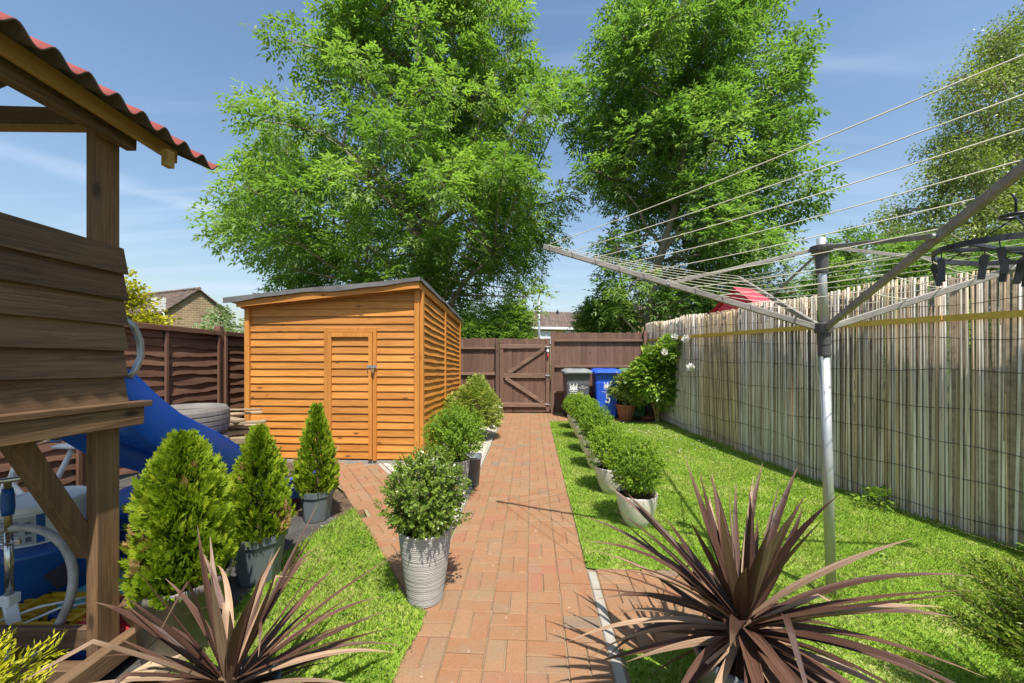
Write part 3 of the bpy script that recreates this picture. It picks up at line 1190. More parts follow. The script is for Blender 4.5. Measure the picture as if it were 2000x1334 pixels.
def upright_boards(parent, v0, v1_, ztop, w=.098):
    v = v0
    while v < v1_ - .02:
        ww = min(w + random.uniform(-.004, .004), v1_ - v)
        t = random.uniform(.0, .006)
        zt = ztop + random.uniform(-.012, .008)
        mb = MB()
        mb.hexa([g(v, UF - .006 - t, .02), g(v + ww + .006, UF - .016 - t, .02), g(v + ww + .006, UF + .002, .02), g(v, UF + .004, .02)],
                [g(v, UF - .006 - t, zt), g(v + ww + .006, UF - .016 - t, zt), g(v + ww + .006, UF + .002, zt), g(v, UF + .004, zt)])
        part('board', mb, M['fence_v'], parent)
        v += ww


def rail(parent, v0, v1_, z, h=.055, d=.05, name='rail'):
    mb = MB()
    mb.gbox(v0, v1_, UF - .022 - d, UF - .022, z - h / 2, z + h / 2)
    part(name, mb, M['fence_h'], parent, bevel=.005)


def fpost(parent, v, z, w=.08, uo=.05):
    mb = MB()
    mb.gbox(v - w / 2, v + w / 2, UF - .075 - uo, UF - .03, 0, z)
    mb.gbox(v - w * .42, v + w * .42, UF - .07 - uo, UF - .035, z, z + .018)
    return part('post', mb, M['fence_v'], parent, bevel=.006)


fl = thing('board_fence', 'dark brown upright board fence between the shed and the gate', 'fence', g(-1.4, UF))
upright_boards(fl, -4.9, -.85, 1.79)
for z in (1.55, .93, .33):
    rail(fl, -4.9, -.85, z)
fpost(fl, -.815, 1.76)
fr = thing('board_fence', 'taller dark brown upright board fence behind the wheelie bins', 'fence', g(1.6, UF))
upright_boards(fr, .47, 3.0, 1.92)
for z in (1.73, 1.115, .50):
    rail(fr, .54, 2.62, z)
    rail(fr, 2.71, 3.0, z)
fpost(fr, .497, 1.93)
fpost(fr, 2.665, 1.93)
gate = thing('garden_gate', 'dark brown ledged and braced garden gate at the end of the brick path', 'gate', g(-.17, UF))
upright_boards(gate, -.765, .425, 1.78)
for (v0, v1_, z, h) in ((-.76, .36, 1.59, .10), (-.675, .335, .89, .11), (-.76, .36, .19, .10)):
    rail(gate, v0, v1_, z, h, .035, 'ledge')
for v0, v1_ in ((-.765, -.68), (.345, .425)):
    mb = MB()
    mb.gbox(v0, v1_, UF - .048, UF - .023, .03, 1.535 if v0 < 0 else 1.78)
    part('stile', mb, M['fence_v'], gate, bevel=.004)
for (va, za, vb, zb_) in ((-.56, .95, .30, 1.53), (-.62, .83, .28, .25)):
    mb = MB()
    mb.beam(g(va, UF - .043, za), g(vb, UF - .043, zb_), .034, .085, up=(EU[0], EU[1], 0.001))
    mb2 = MB()
    d = (g(vb, 0, zb_) - g(va, 0, za)).normalized()
    n_ = Vector((EU[0], EU[1], 0)).cross(d).normalized()
    p0, p1 = g(va, UF - .041, za), g(vb, UF - .041, zb_)
    mb2.beam(p0, p1, .085, .036, up=(-EU[0], -EU[1], 0))
    part('brace', mb2, M['fence_h'], gate, bevel=.004)
for z in (1.585, .90, .21):
    mb = MB()
    mb.tube([g(.33, UF - .07, z), g(.52, UF - .07, z)], .008, 8)
    mb.box(g(.36, UF - .062, z), (.05, .01, .035))
    part('bolt', mb, M['steel'], gate)
mb = MB()
mb.ring(g(.37, UF - .075, .83), .035, .005, 18, 6, 'Y')
part('ring_handle', mb, M['blackplastic'], gate)
mb = MB()
mb.box(g(.39, UF - .085, 1.37), (.042, .03, .06))
part('red_tag', mb, M['red'], gate, bevel=.006)
mb = MB()
mb.box(g(.39, UF - .085, 1.49), (.05, .03, .06))
mb.tube([g(.385, UF - .08, 1.6), g(.39, UF - .085, 1.38)], .004, 6)
part('white_tag', mb, M['white'], gate, bevel=.006)
mb = MB()
mb.gbox(.428, .447, UF - .03, UF - .012, .03, 1.79)
part('stop_strip', mb, M['scrap'], gate)

# ------------------------------------------------------------------ reed screen on the right
screen = thing('reed_screen', 'grey weathered reed screen fence along the right of the lawn', 'fence', (3.5, 5, 0))
pl = [Vector((x, y, 0)) for x, y in REED]
cum = [0]
for a, b in zip(pl, pl[1:]):
    cum.append(cum[-1] + (b - a).length)


def reed_at(s):
    s = min(max(s, 0), cum[-1])
    for i in range(len(pl) - 1):
        if s <= cum[i + 1]:
            t = (s - cum[i]) / (cum[i + 1] - cum[i])
            # soften the corners
            p = pl[i].lerp(pl[i + 1], t)
            return p, (pl[i + 1] - pl[i]).normalized()
    return pl[-1], (pl[-1] - pl[-2]).normalized()


def reed_geo(w, h, lean, r):
    V, F = [], []
    n = 6
    lv = [0, .5, 1]
    b = r.uniform(-.006, .006)
    for j, t in enumerate(lv):
        cx = lean * t + (b if j == 1 else 0)
        ww = w * (1.05 - .12 * t + r.uniform(-.05, .05))
        for k in range(n):
            a = math.pi * 2 * k / n
            V.append((cx + math.cos(a) * ww / 2, math.sin(a) * ww * .33, t * h))
    for j in range(2):
        for k in range(n):
            F.append((j * n + k, j * n + (k + 1) % n, (j + 1) * n + (k + 1) % n, (j + 1) * n + k))
    F.append(tuple((2 * n) + k for k in range(n)))
    return V, F


reed_meshes = []
for i in range(14):
    r = random.Random(i)
    V, F = reed_geo(r.choice((.0185, .0198, .0210, .0225)), 2.0, r.uniform(-.014, .014), r)
    me = bpy.data.meshes.new('reed')
    me.from_pydata(V, [], F)
    me.materials.append(M['reed'])
    me.polygons.foreach_set('use_smooth', [True] * len(me.polygons))
    reed_meshes.append(me)
items = []
s = 0.02
while s < cum[-1]:
    p, d = reed_at(s)
    p = p + Vector((.014 * math.sin(s * 2.3) + .008 * math.sin(s * 5.1), 0, 0))
    panel = 0 if s < 2.6 else (1 if s < 3.55 else 2)
    hh = (2.13, 2.13, 2.15)[panel] + .02 * math.sin(s * 3.7) + random.uniform(-.009, .008)
    if panel == 1:
        hh -= .03
    items.append((p, d, hh, panel, s))
    s += random.uniform(.0180, .0245)
near = [it for it in items if it[0].y > 2.55]
near = near[::-1][:300]
idn = set(id(i) for i in near)
lean_of = {0: .0, 1: -.05, 2: .0}
for it in near:
    p, d, hh, panel, s = it
    o = bpy.data.objects.new('reed', random.choice(reed_meshes))
    COL.objects.link(o)
    o.parent = screen
    o.location = p - screen.location + Vector((random.uniform(-.006, .006), 0, 0))
    o.rotation_euler = (random.gauss(0, .004), random.gauss(lean_of[panel], .006), math.atan2(d.y, d.x))
    wv = .5 + .5 * math.sin(s * 1.7 + 2 * math.sin(s * .9))
    o.color = (1.12, .98, .74, 1) if panel == 1 else (1.24 - .08 * wv, 1.21 - .10 * wv, 1.22 - .16 * wv, 1)
    o.scale = (random.uniform(.85, 1.12), random.uniform(.8, 1.2), hh / 2.0)
mb = MB()
for it in items:
    if id(it) in idn:
        continue
    p, d, hh, panel, s = it
    r = random.Random(int(s * 1000))
    V, F = reed_geo(r.choice((.0165, .018, .0205)), hh, r.gauss(0, .012), r)
    R = Matrix.Rotation(math.atan2(d.y, d.x), 3, 'Z')
    mb.add([R @ Vector(v) + p for v in V], F)
part('reeds', mb, M['reed_mass'], screen, smooth=True, kind='stuff')
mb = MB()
# second layer behind closes most gaps; its darker colour stands in for gap shade
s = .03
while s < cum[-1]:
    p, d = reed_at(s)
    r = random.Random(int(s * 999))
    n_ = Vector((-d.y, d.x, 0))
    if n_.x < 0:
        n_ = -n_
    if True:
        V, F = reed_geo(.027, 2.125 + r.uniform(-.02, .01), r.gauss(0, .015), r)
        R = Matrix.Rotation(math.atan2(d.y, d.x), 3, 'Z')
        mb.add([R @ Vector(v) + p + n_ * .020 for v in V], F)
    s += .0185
part('reeds', mb, M['reed_shaded'], screen, smooth=True, kind='stuff')
for zi, z in enumerate((.13, .42, .72, 1.02, 1.32, 1.60, 1.90)):
    pts = []
    s = 0.0
    while s < cum[-1]:
        p, d = reed_at(s)
        n_ = Vector((-d.y, d.x, 0))
        if n_.x > 0:
            n_ = -n_
        pts.append(p + n_ * (.011) + Vector((.014 * math.sin(s * 2.3) + .008 * math.sin(s * 5.1), 0, z + .018 * math.sin(s * 3 + zi * 2) + .008 * math.sin(s * 9 + zi))))
        s += .1
    mb = MB()
    mb.tube(pts, .0026, 5)
    part('wire', mb, M['blackplastic'], screen)
for i, (s0, s1) in enumerate(((0.05, 2.58), (2.6, 6.0), (6.02, cum[-1] - .05))):
    pts = []
    k = 0
    while s0 + k * .25 < s1:
        pts.append(s0 + k * .25)
        k += 1
    pts.append(s1)
    mb = MB()
    loops = []
    for s in pts:
        p, d = reed_at(s)
        n_ = Vector((-d.y, d.x, 0))
        if n_.x > 0:
            n_ = -n_
        p = p + Vector((.014 * math.sin(s * 2.3) + .008 * math.sin(s * 5.1), 0, 0)) + n_ * .014
        z = 1.735 + .006 * s
        loops.append([p + Vector((0, 0, z - .026)), p + n_ * .028 + Vector((0, 0, z - .026)), p + n_ * .028 + Vector((0, 0, z + .026)), p + Vector((0, 0, z + .026))])
    mb.loft(loops)
    part('batten', mb, M['yellow_y'], screen, label='yellow new timber batten fixed across the reeds')
mb = MB()
p, d = reed_at(1.75)
for i in range(3):
    mb.tube([p + Vector((-.03 - .004 * i, .05 * i - .1, 2.07 - .02 * i)), p + Vector((-.035, .03 * i, 2.0 - .06 * i)), p + Vector((-.03, .1 - .06 * i, 2.02 - .1 * i))], .004, 5)
part('green_twine', mb, plain('green_twine', (.05, .34, .20), 0.6), screen)

# ------------------------------------------------------------------ foliage helpers


def unit(n):
    v = rng.normal(size=(n, 3))
    return v / np.linalg.norm(v, axis=1, keepdims=True)


def norm(v):
    return v / np.maximum(np.linalg.norm(v, axis=-1, keepdims=True), 1e-9)


def leaf_quads(base, d, nrm, L, Wd, droop=0.12):
    """diamond leaves: base (n,3), direction d, face normal hint nrm"""
    d = norm(d)
    s = norm(np.cross(d, nrm))
    L = np.asarray(L).reshape(-1, 1)
    Wd = np.asarray(Wd).reshape(-1, 1)
    dz = np.zeros_like(base)
    dz[:, 2] = -1
    m = base + d * L * .45
    return np.stack([base, m + s * Wd / 2, base + d * L + dz * L * droop, m - s * Wd / 2], 1)


def sprays(pos, dirs, pairs, rach, ll, lw, tint, jit=.25, droop=.15):
    """pinnate sprays -> quads (n*(2*pairs+1),4,3), tint"""
    n = len(pos)
    dirs = norm(dirs)
    up = np.zeros_like(dirs)
    up[:, 2] = 1
    side = norm(np.cross(dirs, up + rng.normal(0, .35, (n, 3))))
    nrm = np.cross(side, dirs)
    Q, T = [], []
    sag = np.zeros_like(dirs)
    sag[:, 2] = -1
    for k in range(pairs):
        t = .25 + .7 * k / max(1, pairs - 1) * .95
        b = pos + dirs * (rach * t)[:, None] + sag * (rach * t * t * .35)[:, None]
        for sg_ in (-1, 1):
            dd = side * sg_ * .85 + dirs * .55 + sag * .18 + rng.normal(0, jit, (n, 3))
            nn = nrm + rng.normal(0, .3, (n, 3))
            Q.append(leaf_quads(b, dd, nn, ll * rng.uniform(.75, 1.15, n), lw * rng.uniform(.8, 1.2, n), droop))
            T.append(tint + rng.normal(0, .05, n))
    b = pos + dirs * rach[:, None] + sag * (rach * .33)[:, None]
    Q.append(leaf_quads(b, dirs + sag * .3, nrm, ll * 1.1, lw, droop))
    T.append(tint)
    return np.concatenate(Q), np.concatenate(T)


def make_tree(name, label, cat, base, trunk_pts, trunk_r, prof, cx, cy, nclus, nspray, leafm, barkm, crad=(.55, 1.0), pairs=3, rach=.30, ll=.12, lw=.042,
              nlimb=14, depth=.85, group=None, droop=.15, seed=1, weep=0.0, inner=.45, clear=0):
    """prof: list of (z, x_left, x_right) for the crown outline; limbs lead from the trunk to leaf clusters"""
    global rng
    rng = np.random.default_rng(seed)
    R = random.Random(seed)
    t = thing(name, label, cat, base, group)
    mb = MB()
    mb.tube(trunk_pts, trunk_r, 10)
    part('trunk', mb, barkm, t, smooth=True)
    zs = np.array([p[0] for p in prof])
    xl = np.array([p[1] for p in prof])
    xr = np.array([p[2] for p in prof])
    TP = np.array([tuple(p) for p in trunk_pts])

    def trunk_at(z):
        return np.array([np.interp(z, TP[:, 2], TP[:, i]) for i in range(2)] + [min(z, TP[-1, 2])])
    C = []
    tries = 0
    wmax = (xr - xl).max()
    while len(C) < nclus and tries < nclus * 60:
        tries += 1
        z = R.uniform(zs[0], zs[-1])
        l, r_ = np.interp(z, zs, xl), np.interp(z, zs, xr)
        hw = (r_ - l) / 2
        if R.random() > (hw * 2 / wmax) ** 1.3:
            continue
        a = R.uniform(0, 2 * math.pi)
        lob = .86 + .14 * math.sin(a * 3 + z * .9 + seed) * math.sin(z * 1.7 + seed * 2) + .06 * math.sin(a * 7 + z * 3)
        rr = (R.random() ** inner) * lob
        x = (l + r_) / 2 + math.cos(a) * hw * rr
        y = cy + math.sin(a) * hw * depth * rr
        c = np.array([x, y, z])
        if clear and y < cy + .6 and z < clear and abs(x / y - trunk_at(z * cy / y)[0] / cy) < .055:
            continue
        if any(np.linalg.norm(c - q) < crad[0] * .75 for q in C):
            continue
        C.append(c)
    C = np.array(C)
    # limbs
    limb_pts = []
    mb = MB()
    zt0, zt1 = TP[0, 2], TP[-1, 2]
    for k in range(nlimb):
        c = C[R.randrange(len(C))]
        hd = np.linalg.norm(c[:2] - trunk_at(c[2])[:2])
        za = max(zt0 + (zs[0] - zt0) * .6, min(c[2] - hd * R.uniform(.5, 1.0), zt1))
        p0 = trunk_at(za)
        tr = np.interp(za, TP[:, 2], trunk_r)
        tgt = p0 + (c - p0) * .95
        pts = []
        for i in range(8):
            f = i / 7
            q = p0 + (tgt - p0) * f
            q[2] += math.sin(f * math.pi) * hd * .10 + R.uniform(-.06, .06) * (f > 0) * crad[0]
            q[0] += R.uniform(-.06, .06) * (f > 0) * hd ** .5
            pts.append(q)
        rr = [max(.012, tr * .5 * (1 - .85 * i / 7)) for i in range(8)]
        mb.tube(pts, rr, 6)
        limb_pts += pts[1:]
    for z in np.linspace(zs[0], zt1, 10):
        limb_pts.append(trunk_at(z))
    LP = np.array(limb_pts)
    for c in C:
        dd = np.linalg.norm(LP - c, axis=1) + np.maximum(0, LP[:, 2] - c[2]) * 1.5
        p0 = LP[dd.argmin()]
        mid = (p0 + c) / 2 + np.array([R.uniform(-.1, .1), R.uniform(-.1, .1), R.uniform(0, .15)]) * crad[0]
        end = c + (c - p0) * .15
        mb.tube([p0, mid, c, end], [.036, .027, .016, .005], 5)
        for q in range(4):
            e = c + np.array([R.uniform(-1, 1), R.uniform(-1, 1), R.uniform(-.5, .8)]) * crad[0] * .8
            mb.tube([c + (p0 - c) * R.uniform(0, .3), (c + e) / 2 + np.array([0, 0, .05]), e], [.010, .007, .003], 4)
    part('branches', mb, barkm, t, smooth=True)
    # leaves
    n = len(C) * nspray
    ci = np.repeat(np.arange(len(C)), nspray)
    rad = rng.uniform(crad[0], crad[1], len(C))
    u = unit(n)
    rr = rng.random(n) ** .55
    off = u * rr[:, None] * rad[ci][:, None]
    off[:, 2] *= .72
    pos = C[ci] + off
    axis = np.stack([np.full(n, cx), np.full(n, cy), pos[:, 2] - .8], 1)
    outw = norm(pos - axis)
    dirs = norm(u * .55 + outw * .6 + rng.normal(0, .35, (n, 3)) + np.array([0, 0, -.08 - weep]))
    ctint = rng.uniform(.08, .92, len(C))
    tint = np.clip(ctint[ci] + rng.normal(0, .12, n), 0, 1)
    if pairs:
        Q, T = sprays(pos, dirs, pairs, np.full(n, rach) * rng.uniform(.7, 1.2, n), ll, lw, tint, droop=droop)
    else:
        Q = leaf_quads(pos, dirs, unit(n), ll * rng.uniform(.7, 1.2, n), lw, droop)
        T = tint
    link('crown', fast_mesh('crown', Q.reshape(-1, 3), 4, np.clip(T, 0, 1)), leafm, t)
    return t


# ------------------------------------------------------------------ trees beyond the fence
make_tree('ash_tree', 'largest broad leafy ash tree behind the shed, filling the sky above it', 'tree', (-3.0, 14, 0),
          [(-3.0, 14, -.05), (-2.95, 14, 1.5), (-2.85, 14, 4), (-2.9, 14, 7), (-3.3, 14, 11), (-3.6, 14, 15)], [.34, .30, .26, .20, .12, .03],
          [(2.1, -3.4, -.3), (2.9, -7.9, .3), (4.2, -10.7, 1.8), (5.8, -11.0, 2.9), (7.6, -9.7, 2.8), (9.5, -8.2, 2.4), (11.5, -7.3, 1.6), (13.2, -6.6, .8), (15.5, -5.4, -.8), (16.8, -3.4, -2.4)],
          -3.6, 14, 390, 68, M['ash'], M['bark'], (.50, 1.0), 3, .34, .175, .060, 30, .8, seed=3, inner=.42)
make_tree('ash_tree', 'slimmer ash tree with a pale leaning trunk behind the right fence corner', 'tree', (4.35, 12.5, 0),
          [(4.25, 12.5, -.05), (4.35, 12.5, 2), (4.6, 12.5, 4), (5.3, 12.5, 6.3), (5.6, 12.5, 9), (5.7, 12.5, 12.6)], [.15, .135, .12, .10, .07, .02],
          [(1.9, 2.9, 4.6), (2.6, 2.5, 7.0), (4.2, 2.3, 8.6), (5.8, 2.2, 8.9), (7.6, 1.8, 8.9), (9.0, 1.6, 9.2), (10.6, 1.9, 9.1), (12.2, 2.8, 8.5), (13.8, 4.2, 7.4)],
          5.4, 12.5, 255, 66, M['ash2'], M['bark'], (.45, .90), 3, .34, .170, .058, 26, .8, seed=11, inner=.42, clear=6.0)
make_tree('birch_tree', 'hazy olive green birch tree at the right edge, behind the washing line', 'tree', (16.6, 14, 0),
          [(16.6, 14, -.05), (16.6, 14, 3), (16.8, 14, 6), (17, 14, 9), (17.4, 14, 11.5)], [.22, .2, .15, .07, .02],
          [(4.6, 13.6, 20), (6.0, 13.0, 20.5), (7.2, 13.9, 20.5), (8.6, 15.2, 20), (10.5, 15.2, 20), (11.8, 16.2, 19.5), (13.6, 16.9, 19)],
          17, 14, 230, 330, M['birch'], M['bark'], (.5, .95), 0, .2, .085, .06, 14, .75, seed=5, weep=.5, inner=.45)
for i, (x, y, zt, w, lab) in enumerate(((7.6, 8.8, 4.05, .85, 'young ash sapling rising behind the reed screen beside the pole top'),
                                        (9.6, 9.4, 4.3, 1.1, 'bushy young tree behind the reed screen under the birch'),
                                        (12.2, 9.6, 4.2, 1.2, 'rounded green tree behind the reed screen at the right edge'),
                                        (6.3, 11.4, 3.4, 1.3, 'dense dark bush behind the red playhouse roof'),
                                        (8.6, 12.2, 3.9, 1.4, 'broad dark bush behind the reed screen right of the red roof'))):
    make_tree('young_tree', lab, 'tree', (x, y, 0), [(x, y, -.05), (x, y, 1.5), (x, y, zt - .4)], [.05, .04, .01],
              [(1.2, x - w * .8, x + w * .8), (2.2, x - w, x + w), (zt - .9, x - w * .8, x + w * .8), (zt, x - w * .25, x + w * .25)],
              x, y, 34, 95, M['ash2'], M['twig'], (.28, .5), 3, .24, .10, .034, 5, .9, 'young trees behind the reed screen', seed=40 + i)
for i, (x, y, zt, w, lab, mm) in enumerate(((-0.15, 12.2, 2.95, .70, 'light green bush above the gate, left of the lamp post', 'ash'),
                                            (-1.2, 12.0, 2.75, 1.0, 'light green bush above the fence beside the shed roof', 'ash'),
                                            (3.05, 13.4, 3.25, .80, 'leafy bush above the fence right of the gate, before the buff house', 'ash2'))):
    make_tree('garden_bush', lab, 'bush', (x, y, 0), [(x, y, -.05), (x, y, 1), (x, y, zt - .5)], [.05, .04, .01],
              [(.9, x - w * .8, x + w * .8), (1.8, x - w, x + w), (zt - .6, x - w * .8, x + w * .8), (zt, x - w * .3, x + w * .3)],
              x, y, 40, 100, M[mm], M['twig'], (.28, .5), 3, .24, .11, .04, 5, .9, seed=60 + i)
make_tree('golden_tree', 'bright yellow leaved tree between the playhouse and the brown house', 'tree', (-9.0, 9.2, 0),
          [(-9.0, 9.2, -.05), (-9, 9.2, 1.2), (-9, 9.2, 2.6)], [.08, .06, .02],
          [(1.2, -10.0, -8.0), (1.9, -10.2, -8.05), (2.5, -10.1, -8.6), (3.2, -9.7, -8.85)], -9.1, 9.2, 40, 190, M['yellowtree'], M['twig'], (.28, .48), 0, .1, .085, .06, 5, .9, seed=71)
for i, (x, y, zt, w, lab) in enumerate(((-6.6, 8.6, 2.38, .75, 'pale variegated shrub behind the lap fence, below the brown gable'),
                                        (-5.55, 8.8, 2.30, .7, 'pale variegated shrub behind the lap fence, beside the shed roof'))):
    make_tree('variegated_shrub', lab, 'shrub', (x, y, 0), [(x, y, -.05), (x, y, 1), (x, y, zt - .5)], [.03, .025, .01],
              [(1.0, x - w * .9, x + w * .9), (1.7, x - w, x + w), (zt, x - w * .5, x + w * .5)], x, y, 30, 190, M['pale'], M['twig'], (.22, .38), 0, .1, .075, .055, 4, .9,
              'pale shrubs behind the lap fence', seed=80 + i)

# ------------------------------------------------------------------ houses beyond


def window(parent, c, w, h, nrm, glass='glass'):
    n_ = Vector(nrm).normalized()
    s_ = n_.cross(Vector((0, 0, 1))).normalized()
    R = Matrix((s_, -n_, Vector((0, 0, 1)))).transposed()
    mb = MB()
    mb.box(Vector(c) + n_ * .01, (w, .03, h), R)
    wn = part('window', mb, M[glass], parent)
    mb = MB()
    for dx, dz, a, b in ((0, h / 2, w + .1, .09), (0, -h / 2, w + .16, .10), (-w / 2, 0, .08, h), (w / 2, 0, .08, h), (w * .12, 0, .06, h)):
        mb.box(Vector(c) + n_ * .04 + s_ * dx + Vector((0, 0, dz)), (a, .07, b), R)
    part('frame', mb, M['upvc'], wn)


def tiled_roof(parent, e0, e1, r0, r1, rows, name='roof'):
    """lapped tile courses from eave e0-e1 up to ridge r0-r1, each course proud of the one above"""
    mb = MB()
    e0, e1, r0, r1 = map(Vector, (e0, e1, r0, r1))
    n_ = (e1 - e0).cross(r0 - e0).normalized()
    if n_.z < 0:
        n_ = -n_
    for k in range(rows):
        a, b = k / rows, (k + 1.12) / rows
        b = min(b, 1)
        q = [e0.lerp(r0, a) + n_ * .06, e1.lerp(r1, a) + n_ * .06, e1.lerp(r1, b) + n_ * .02, e0.lerp(r0, b) + n_ * .02]
        mb.hexa([p - n_ * .03 for p in q], q)
    return part(name, mb, M['tile'], parent)


# brown house on the left, gable turned to the garden
hs = thing('brick_house', 'brown brick house with a tiled roof and gable beyond the lap fence', 'house', (-22, 27, 0))
A = Vector((-23.1, 26.0, 0))           # near gable corner (left)
B = Vector((-20.55, 28.0, 0))           # far gable corner (right)
mid = (A + B) / 2
bk = Vector((-.93, .42, 0)).normalized() * 14
EAV, RDG = 4.10, 5.68
mb = MB()
V = [A, B, B + bk, A + bk] + [p + Vector((0, 0, EAV)) for p in (A, B, B + bk, A + bk)] + [mid + Vector((0, 0, RDG)), mid + bk + Vector((0, 0, RDG))]
mb.add(V, [(0, 1, 5, 8, 4), (3, 7, 9, 6, 2), (0, 4, 7, 3), (1, 2, 6, 5)])
part('wall', mb, M['housebrick'], hs)
ov = -bk.normalized() * .25
for P_ in (A, B):
    out = (P_ - mid).normalized() * .35
    tiled_roof(hs, P_ + out + ov + Vector((0, 0, EAV - .2)), P_ + out + bk + Vector((0, 0, EAV - .2)), mid + ov + Vector((0, 0, RDG + .03)), mid + bk + Vector((0, 0, RDG + .03)), 16)
mb = MB()
mb.tube([mid + ov + Vector((0, 0, RDG + .08)), mid + bk + Vector((0, 0, RDG + .08))], .12, 8)
part('ridge', mb, M['tile'], hs)
mb = MB()
ap = Vector((-22.3, 24.6, 0))
mb.tube([ap + Vector((.3, 0, 3.0)), ap + Vector((.3, 0, 3.8)), ap + Vector((0, 0, 4.2))], .04, 6)
for k in range(9):
    mb.box(ap + Vector((.0, -.05, 4.02 + k * .095)), (.95, .04, .045))
for x in (-.3, .3):
    mb.box(ap + Vector((x, -.02, 4.4)), (.05, .05, .85))
part('grid_aerial', mb, M['white'], hs)

# buff house beyond the gate
h2 = thing('brick_house', 'buff brick house with brown roof and white eaves seen above the gate', 'house', (4, 40, 0))
a0, a1 = Vector((1.6, 38.0, 0)), Vector((12.5, 41.0, 0))
bk = Vector((-.27, .96, 0)) * 7.5
mb = MB()
E2, R2 = 3.75, 5.65
m0, m1 = a0 + bk / 2, a1 + bk / 2
V = [a0, a1, a1 + bk, a0 + bk] + [p + Vector((0, 0, E2)) for p in (a0, a1, a1 + bk, a0 + bk)] + [m0 + Vector((0, 0, R2)), m1 + Vector((0, 0, R2))]
mb.add(V, [(0, 1, 5, 4), (2, 3, 7, 6), (1, 2, 6, 9, 5), (0, 4, 8, 7, 3)])
part('wall', mb, M['housebrick2'], h2)
fo = Vector((.27, -.96, 0)) * .35
dx = (a1 - a0).normalized()
tiled_roof(h2, a0 + fo - dx * .3 + Vector((0, 0, E2)), a1 + fo + dx * .3 + Vector((0, 0, E2)), m0 - dx * .3 + Vector((0, 0, R2 + .05)), m1 + dx * .3 + Vector((0, 0, R2 + .05)), 18)
tiled_roof(h2, a0 + bk - fo - dx * .3 + Vector((0, 0, E2)), a1 + bk - fo + dx * .3 + Vector((0, 0, E2)), m0 - dx * .3 + Vector((0, 0, R2 + .05)), m1 + dx * .3 + Vector((0, 0, R2 + .05)), 18)
mb = MB()
mb.beam(a0 + fo - dx * .3 + Vector((0, 0, E2 - .08)), a1 + fo + dx * .3 + Vector((0, 0, E2 - .08)), .1, .22)
part('gutter_board', mb, M['upvc'], h2)
nf = Vector((.27, -.96, 0))
window(h2, a0 + dx * 2.0 + Vector((0, 0, 2.75)), 1.5, 1.15, nf, 'blind')
window(h2, a0 + dx * 4.4 + Vector((0, 0, 2.85)), .95, 1.0, nf)
window(h2, a0 + dx * 8.0 + Vector((0, 0, 2.75)), 1.6, 1.15, nf)
mb = MB()
pv = m0 + dx * 4.3 + fo * 2.0 + Vector((0, 0, R2 - .6))
mb.tube([pv, pv + Vector((0, 0, .55))], .11, 8)
mb.tube([pv + Vector((0, 0, .55)), pv + Vector((0, 0, .8))], [.16, .06], 8)
part('roof_vent', mb, M['blackplastic'], h2)
h3 = thing('brick_house', 'buff brick house wall mostly hidden by leaves, left of the lamp post', 'house', (-5, 34, 0))
mb = MB()
mb.box((-3.6, 36, 1.6), (7.0, 6, 3.2))
part('wall', mb, M['housebrick2'], h3)
tiled_roof(h3, (-7.4, 32.7, 3.1), (.2, 32.7, 3.1), (-7.4, 36, 4.4), (.2, 36, 4.4), 12)
tiled_roof(h3, (-7.4, 39.3, 3.1), (.2, 39.3, 3.1), (-7.4, 36, 4.4), (.2, 36, 4.4), 12)
window(h3, (-2.4, 33, 2.4), 1.2, 1.0, (0, -1, 0), 'blind')
h4 = thing('brick_house', 'yellow brick gable behind the trunk of the leaning ash', 'house', (14, 40, 0))
mb = MB()
mb.hexa([(12.0, 37, 0), (21, 37, 0), (21, 44, 0), (12, 44, 0)], [(12.0, 37, 4.6), (21, 37, 4.6), (21, 44, 4.6), (12, 44, 4.6)])
part('wall', mb, M['housebrick2'], h4)
tiled_roof(h4, (11.7, 36.6, 4.5), (21.3, 36.6, 4.5), (11.7, 40.5, 6.3), (21.3, 40.5, 6.3), 14)
tiled_roof(h4, (11.7, 44.4, 4.5), (21.3, 44.4, 4.5), (11.7, 40.5, 6.3), (21.3, 40.5, 6.3), 14)
# lamp post
lp = thing('lamp_post', 'thin grey street lamp post beyond the gate', 'lamp post', (1.95, 28, 0))
mb = MB()
mb.tube([(1.95, 28, 0), (1.95, 28, 2.2), (1.95, 28, 5.4)], [.15, .10, .07], 10)
part('pole', mb, M['steel'], lp, smooth=True)
mb = MB()
mb.tube([(1.95, 28, 5.35), (1.95, 27.7, 5.5), (1.95, 27.1, 5.55)], .045, 8)
mb.box((1.95, 26.9, 5.55), (.22, .5, .1))
part('lantern', mb, M['steel'], lp)

# neighbour's red roofed play tower beyond the reed screen
pt = thing('play_tower', 'wooden play tower with a bright red gable roof beyond the reed screen', 'playhouse', (4.75, 7.6, 0))
RA, RB = Vector((4.10, 7.2, 2.66)), Vector((5.05, 7.75, 2.66))
dv = (RB - RA).normalized()
sv = Vector((dv.y, -dv.x, 0))
for sgn in (1, -1):
    mb = MB()
    eo = sv * sgn * .62 + Vector((0, 0, -.55))
    for k in range(12):
        pA, pB = RA + dv * (RB - RA).length * k / 12, RA + dv * (RB - RA).length * (k + 1) / 12
        pm = (pA + pB) / 2
        q = [pA, pm + Vector((0, 0, .02)), pm + eo + Vector((0, 0, .02)), pA + eo, pB, pB + eo]
        mb.add([q[0], q[1], q[2], q[3]], [(0, 1, 2, 3)])
        mb.add([q[1], q[4], q[5], q[2]], [(0, 1, 2, 3)])
    part('roof_sheet', mb, M['redroof2'], pt)
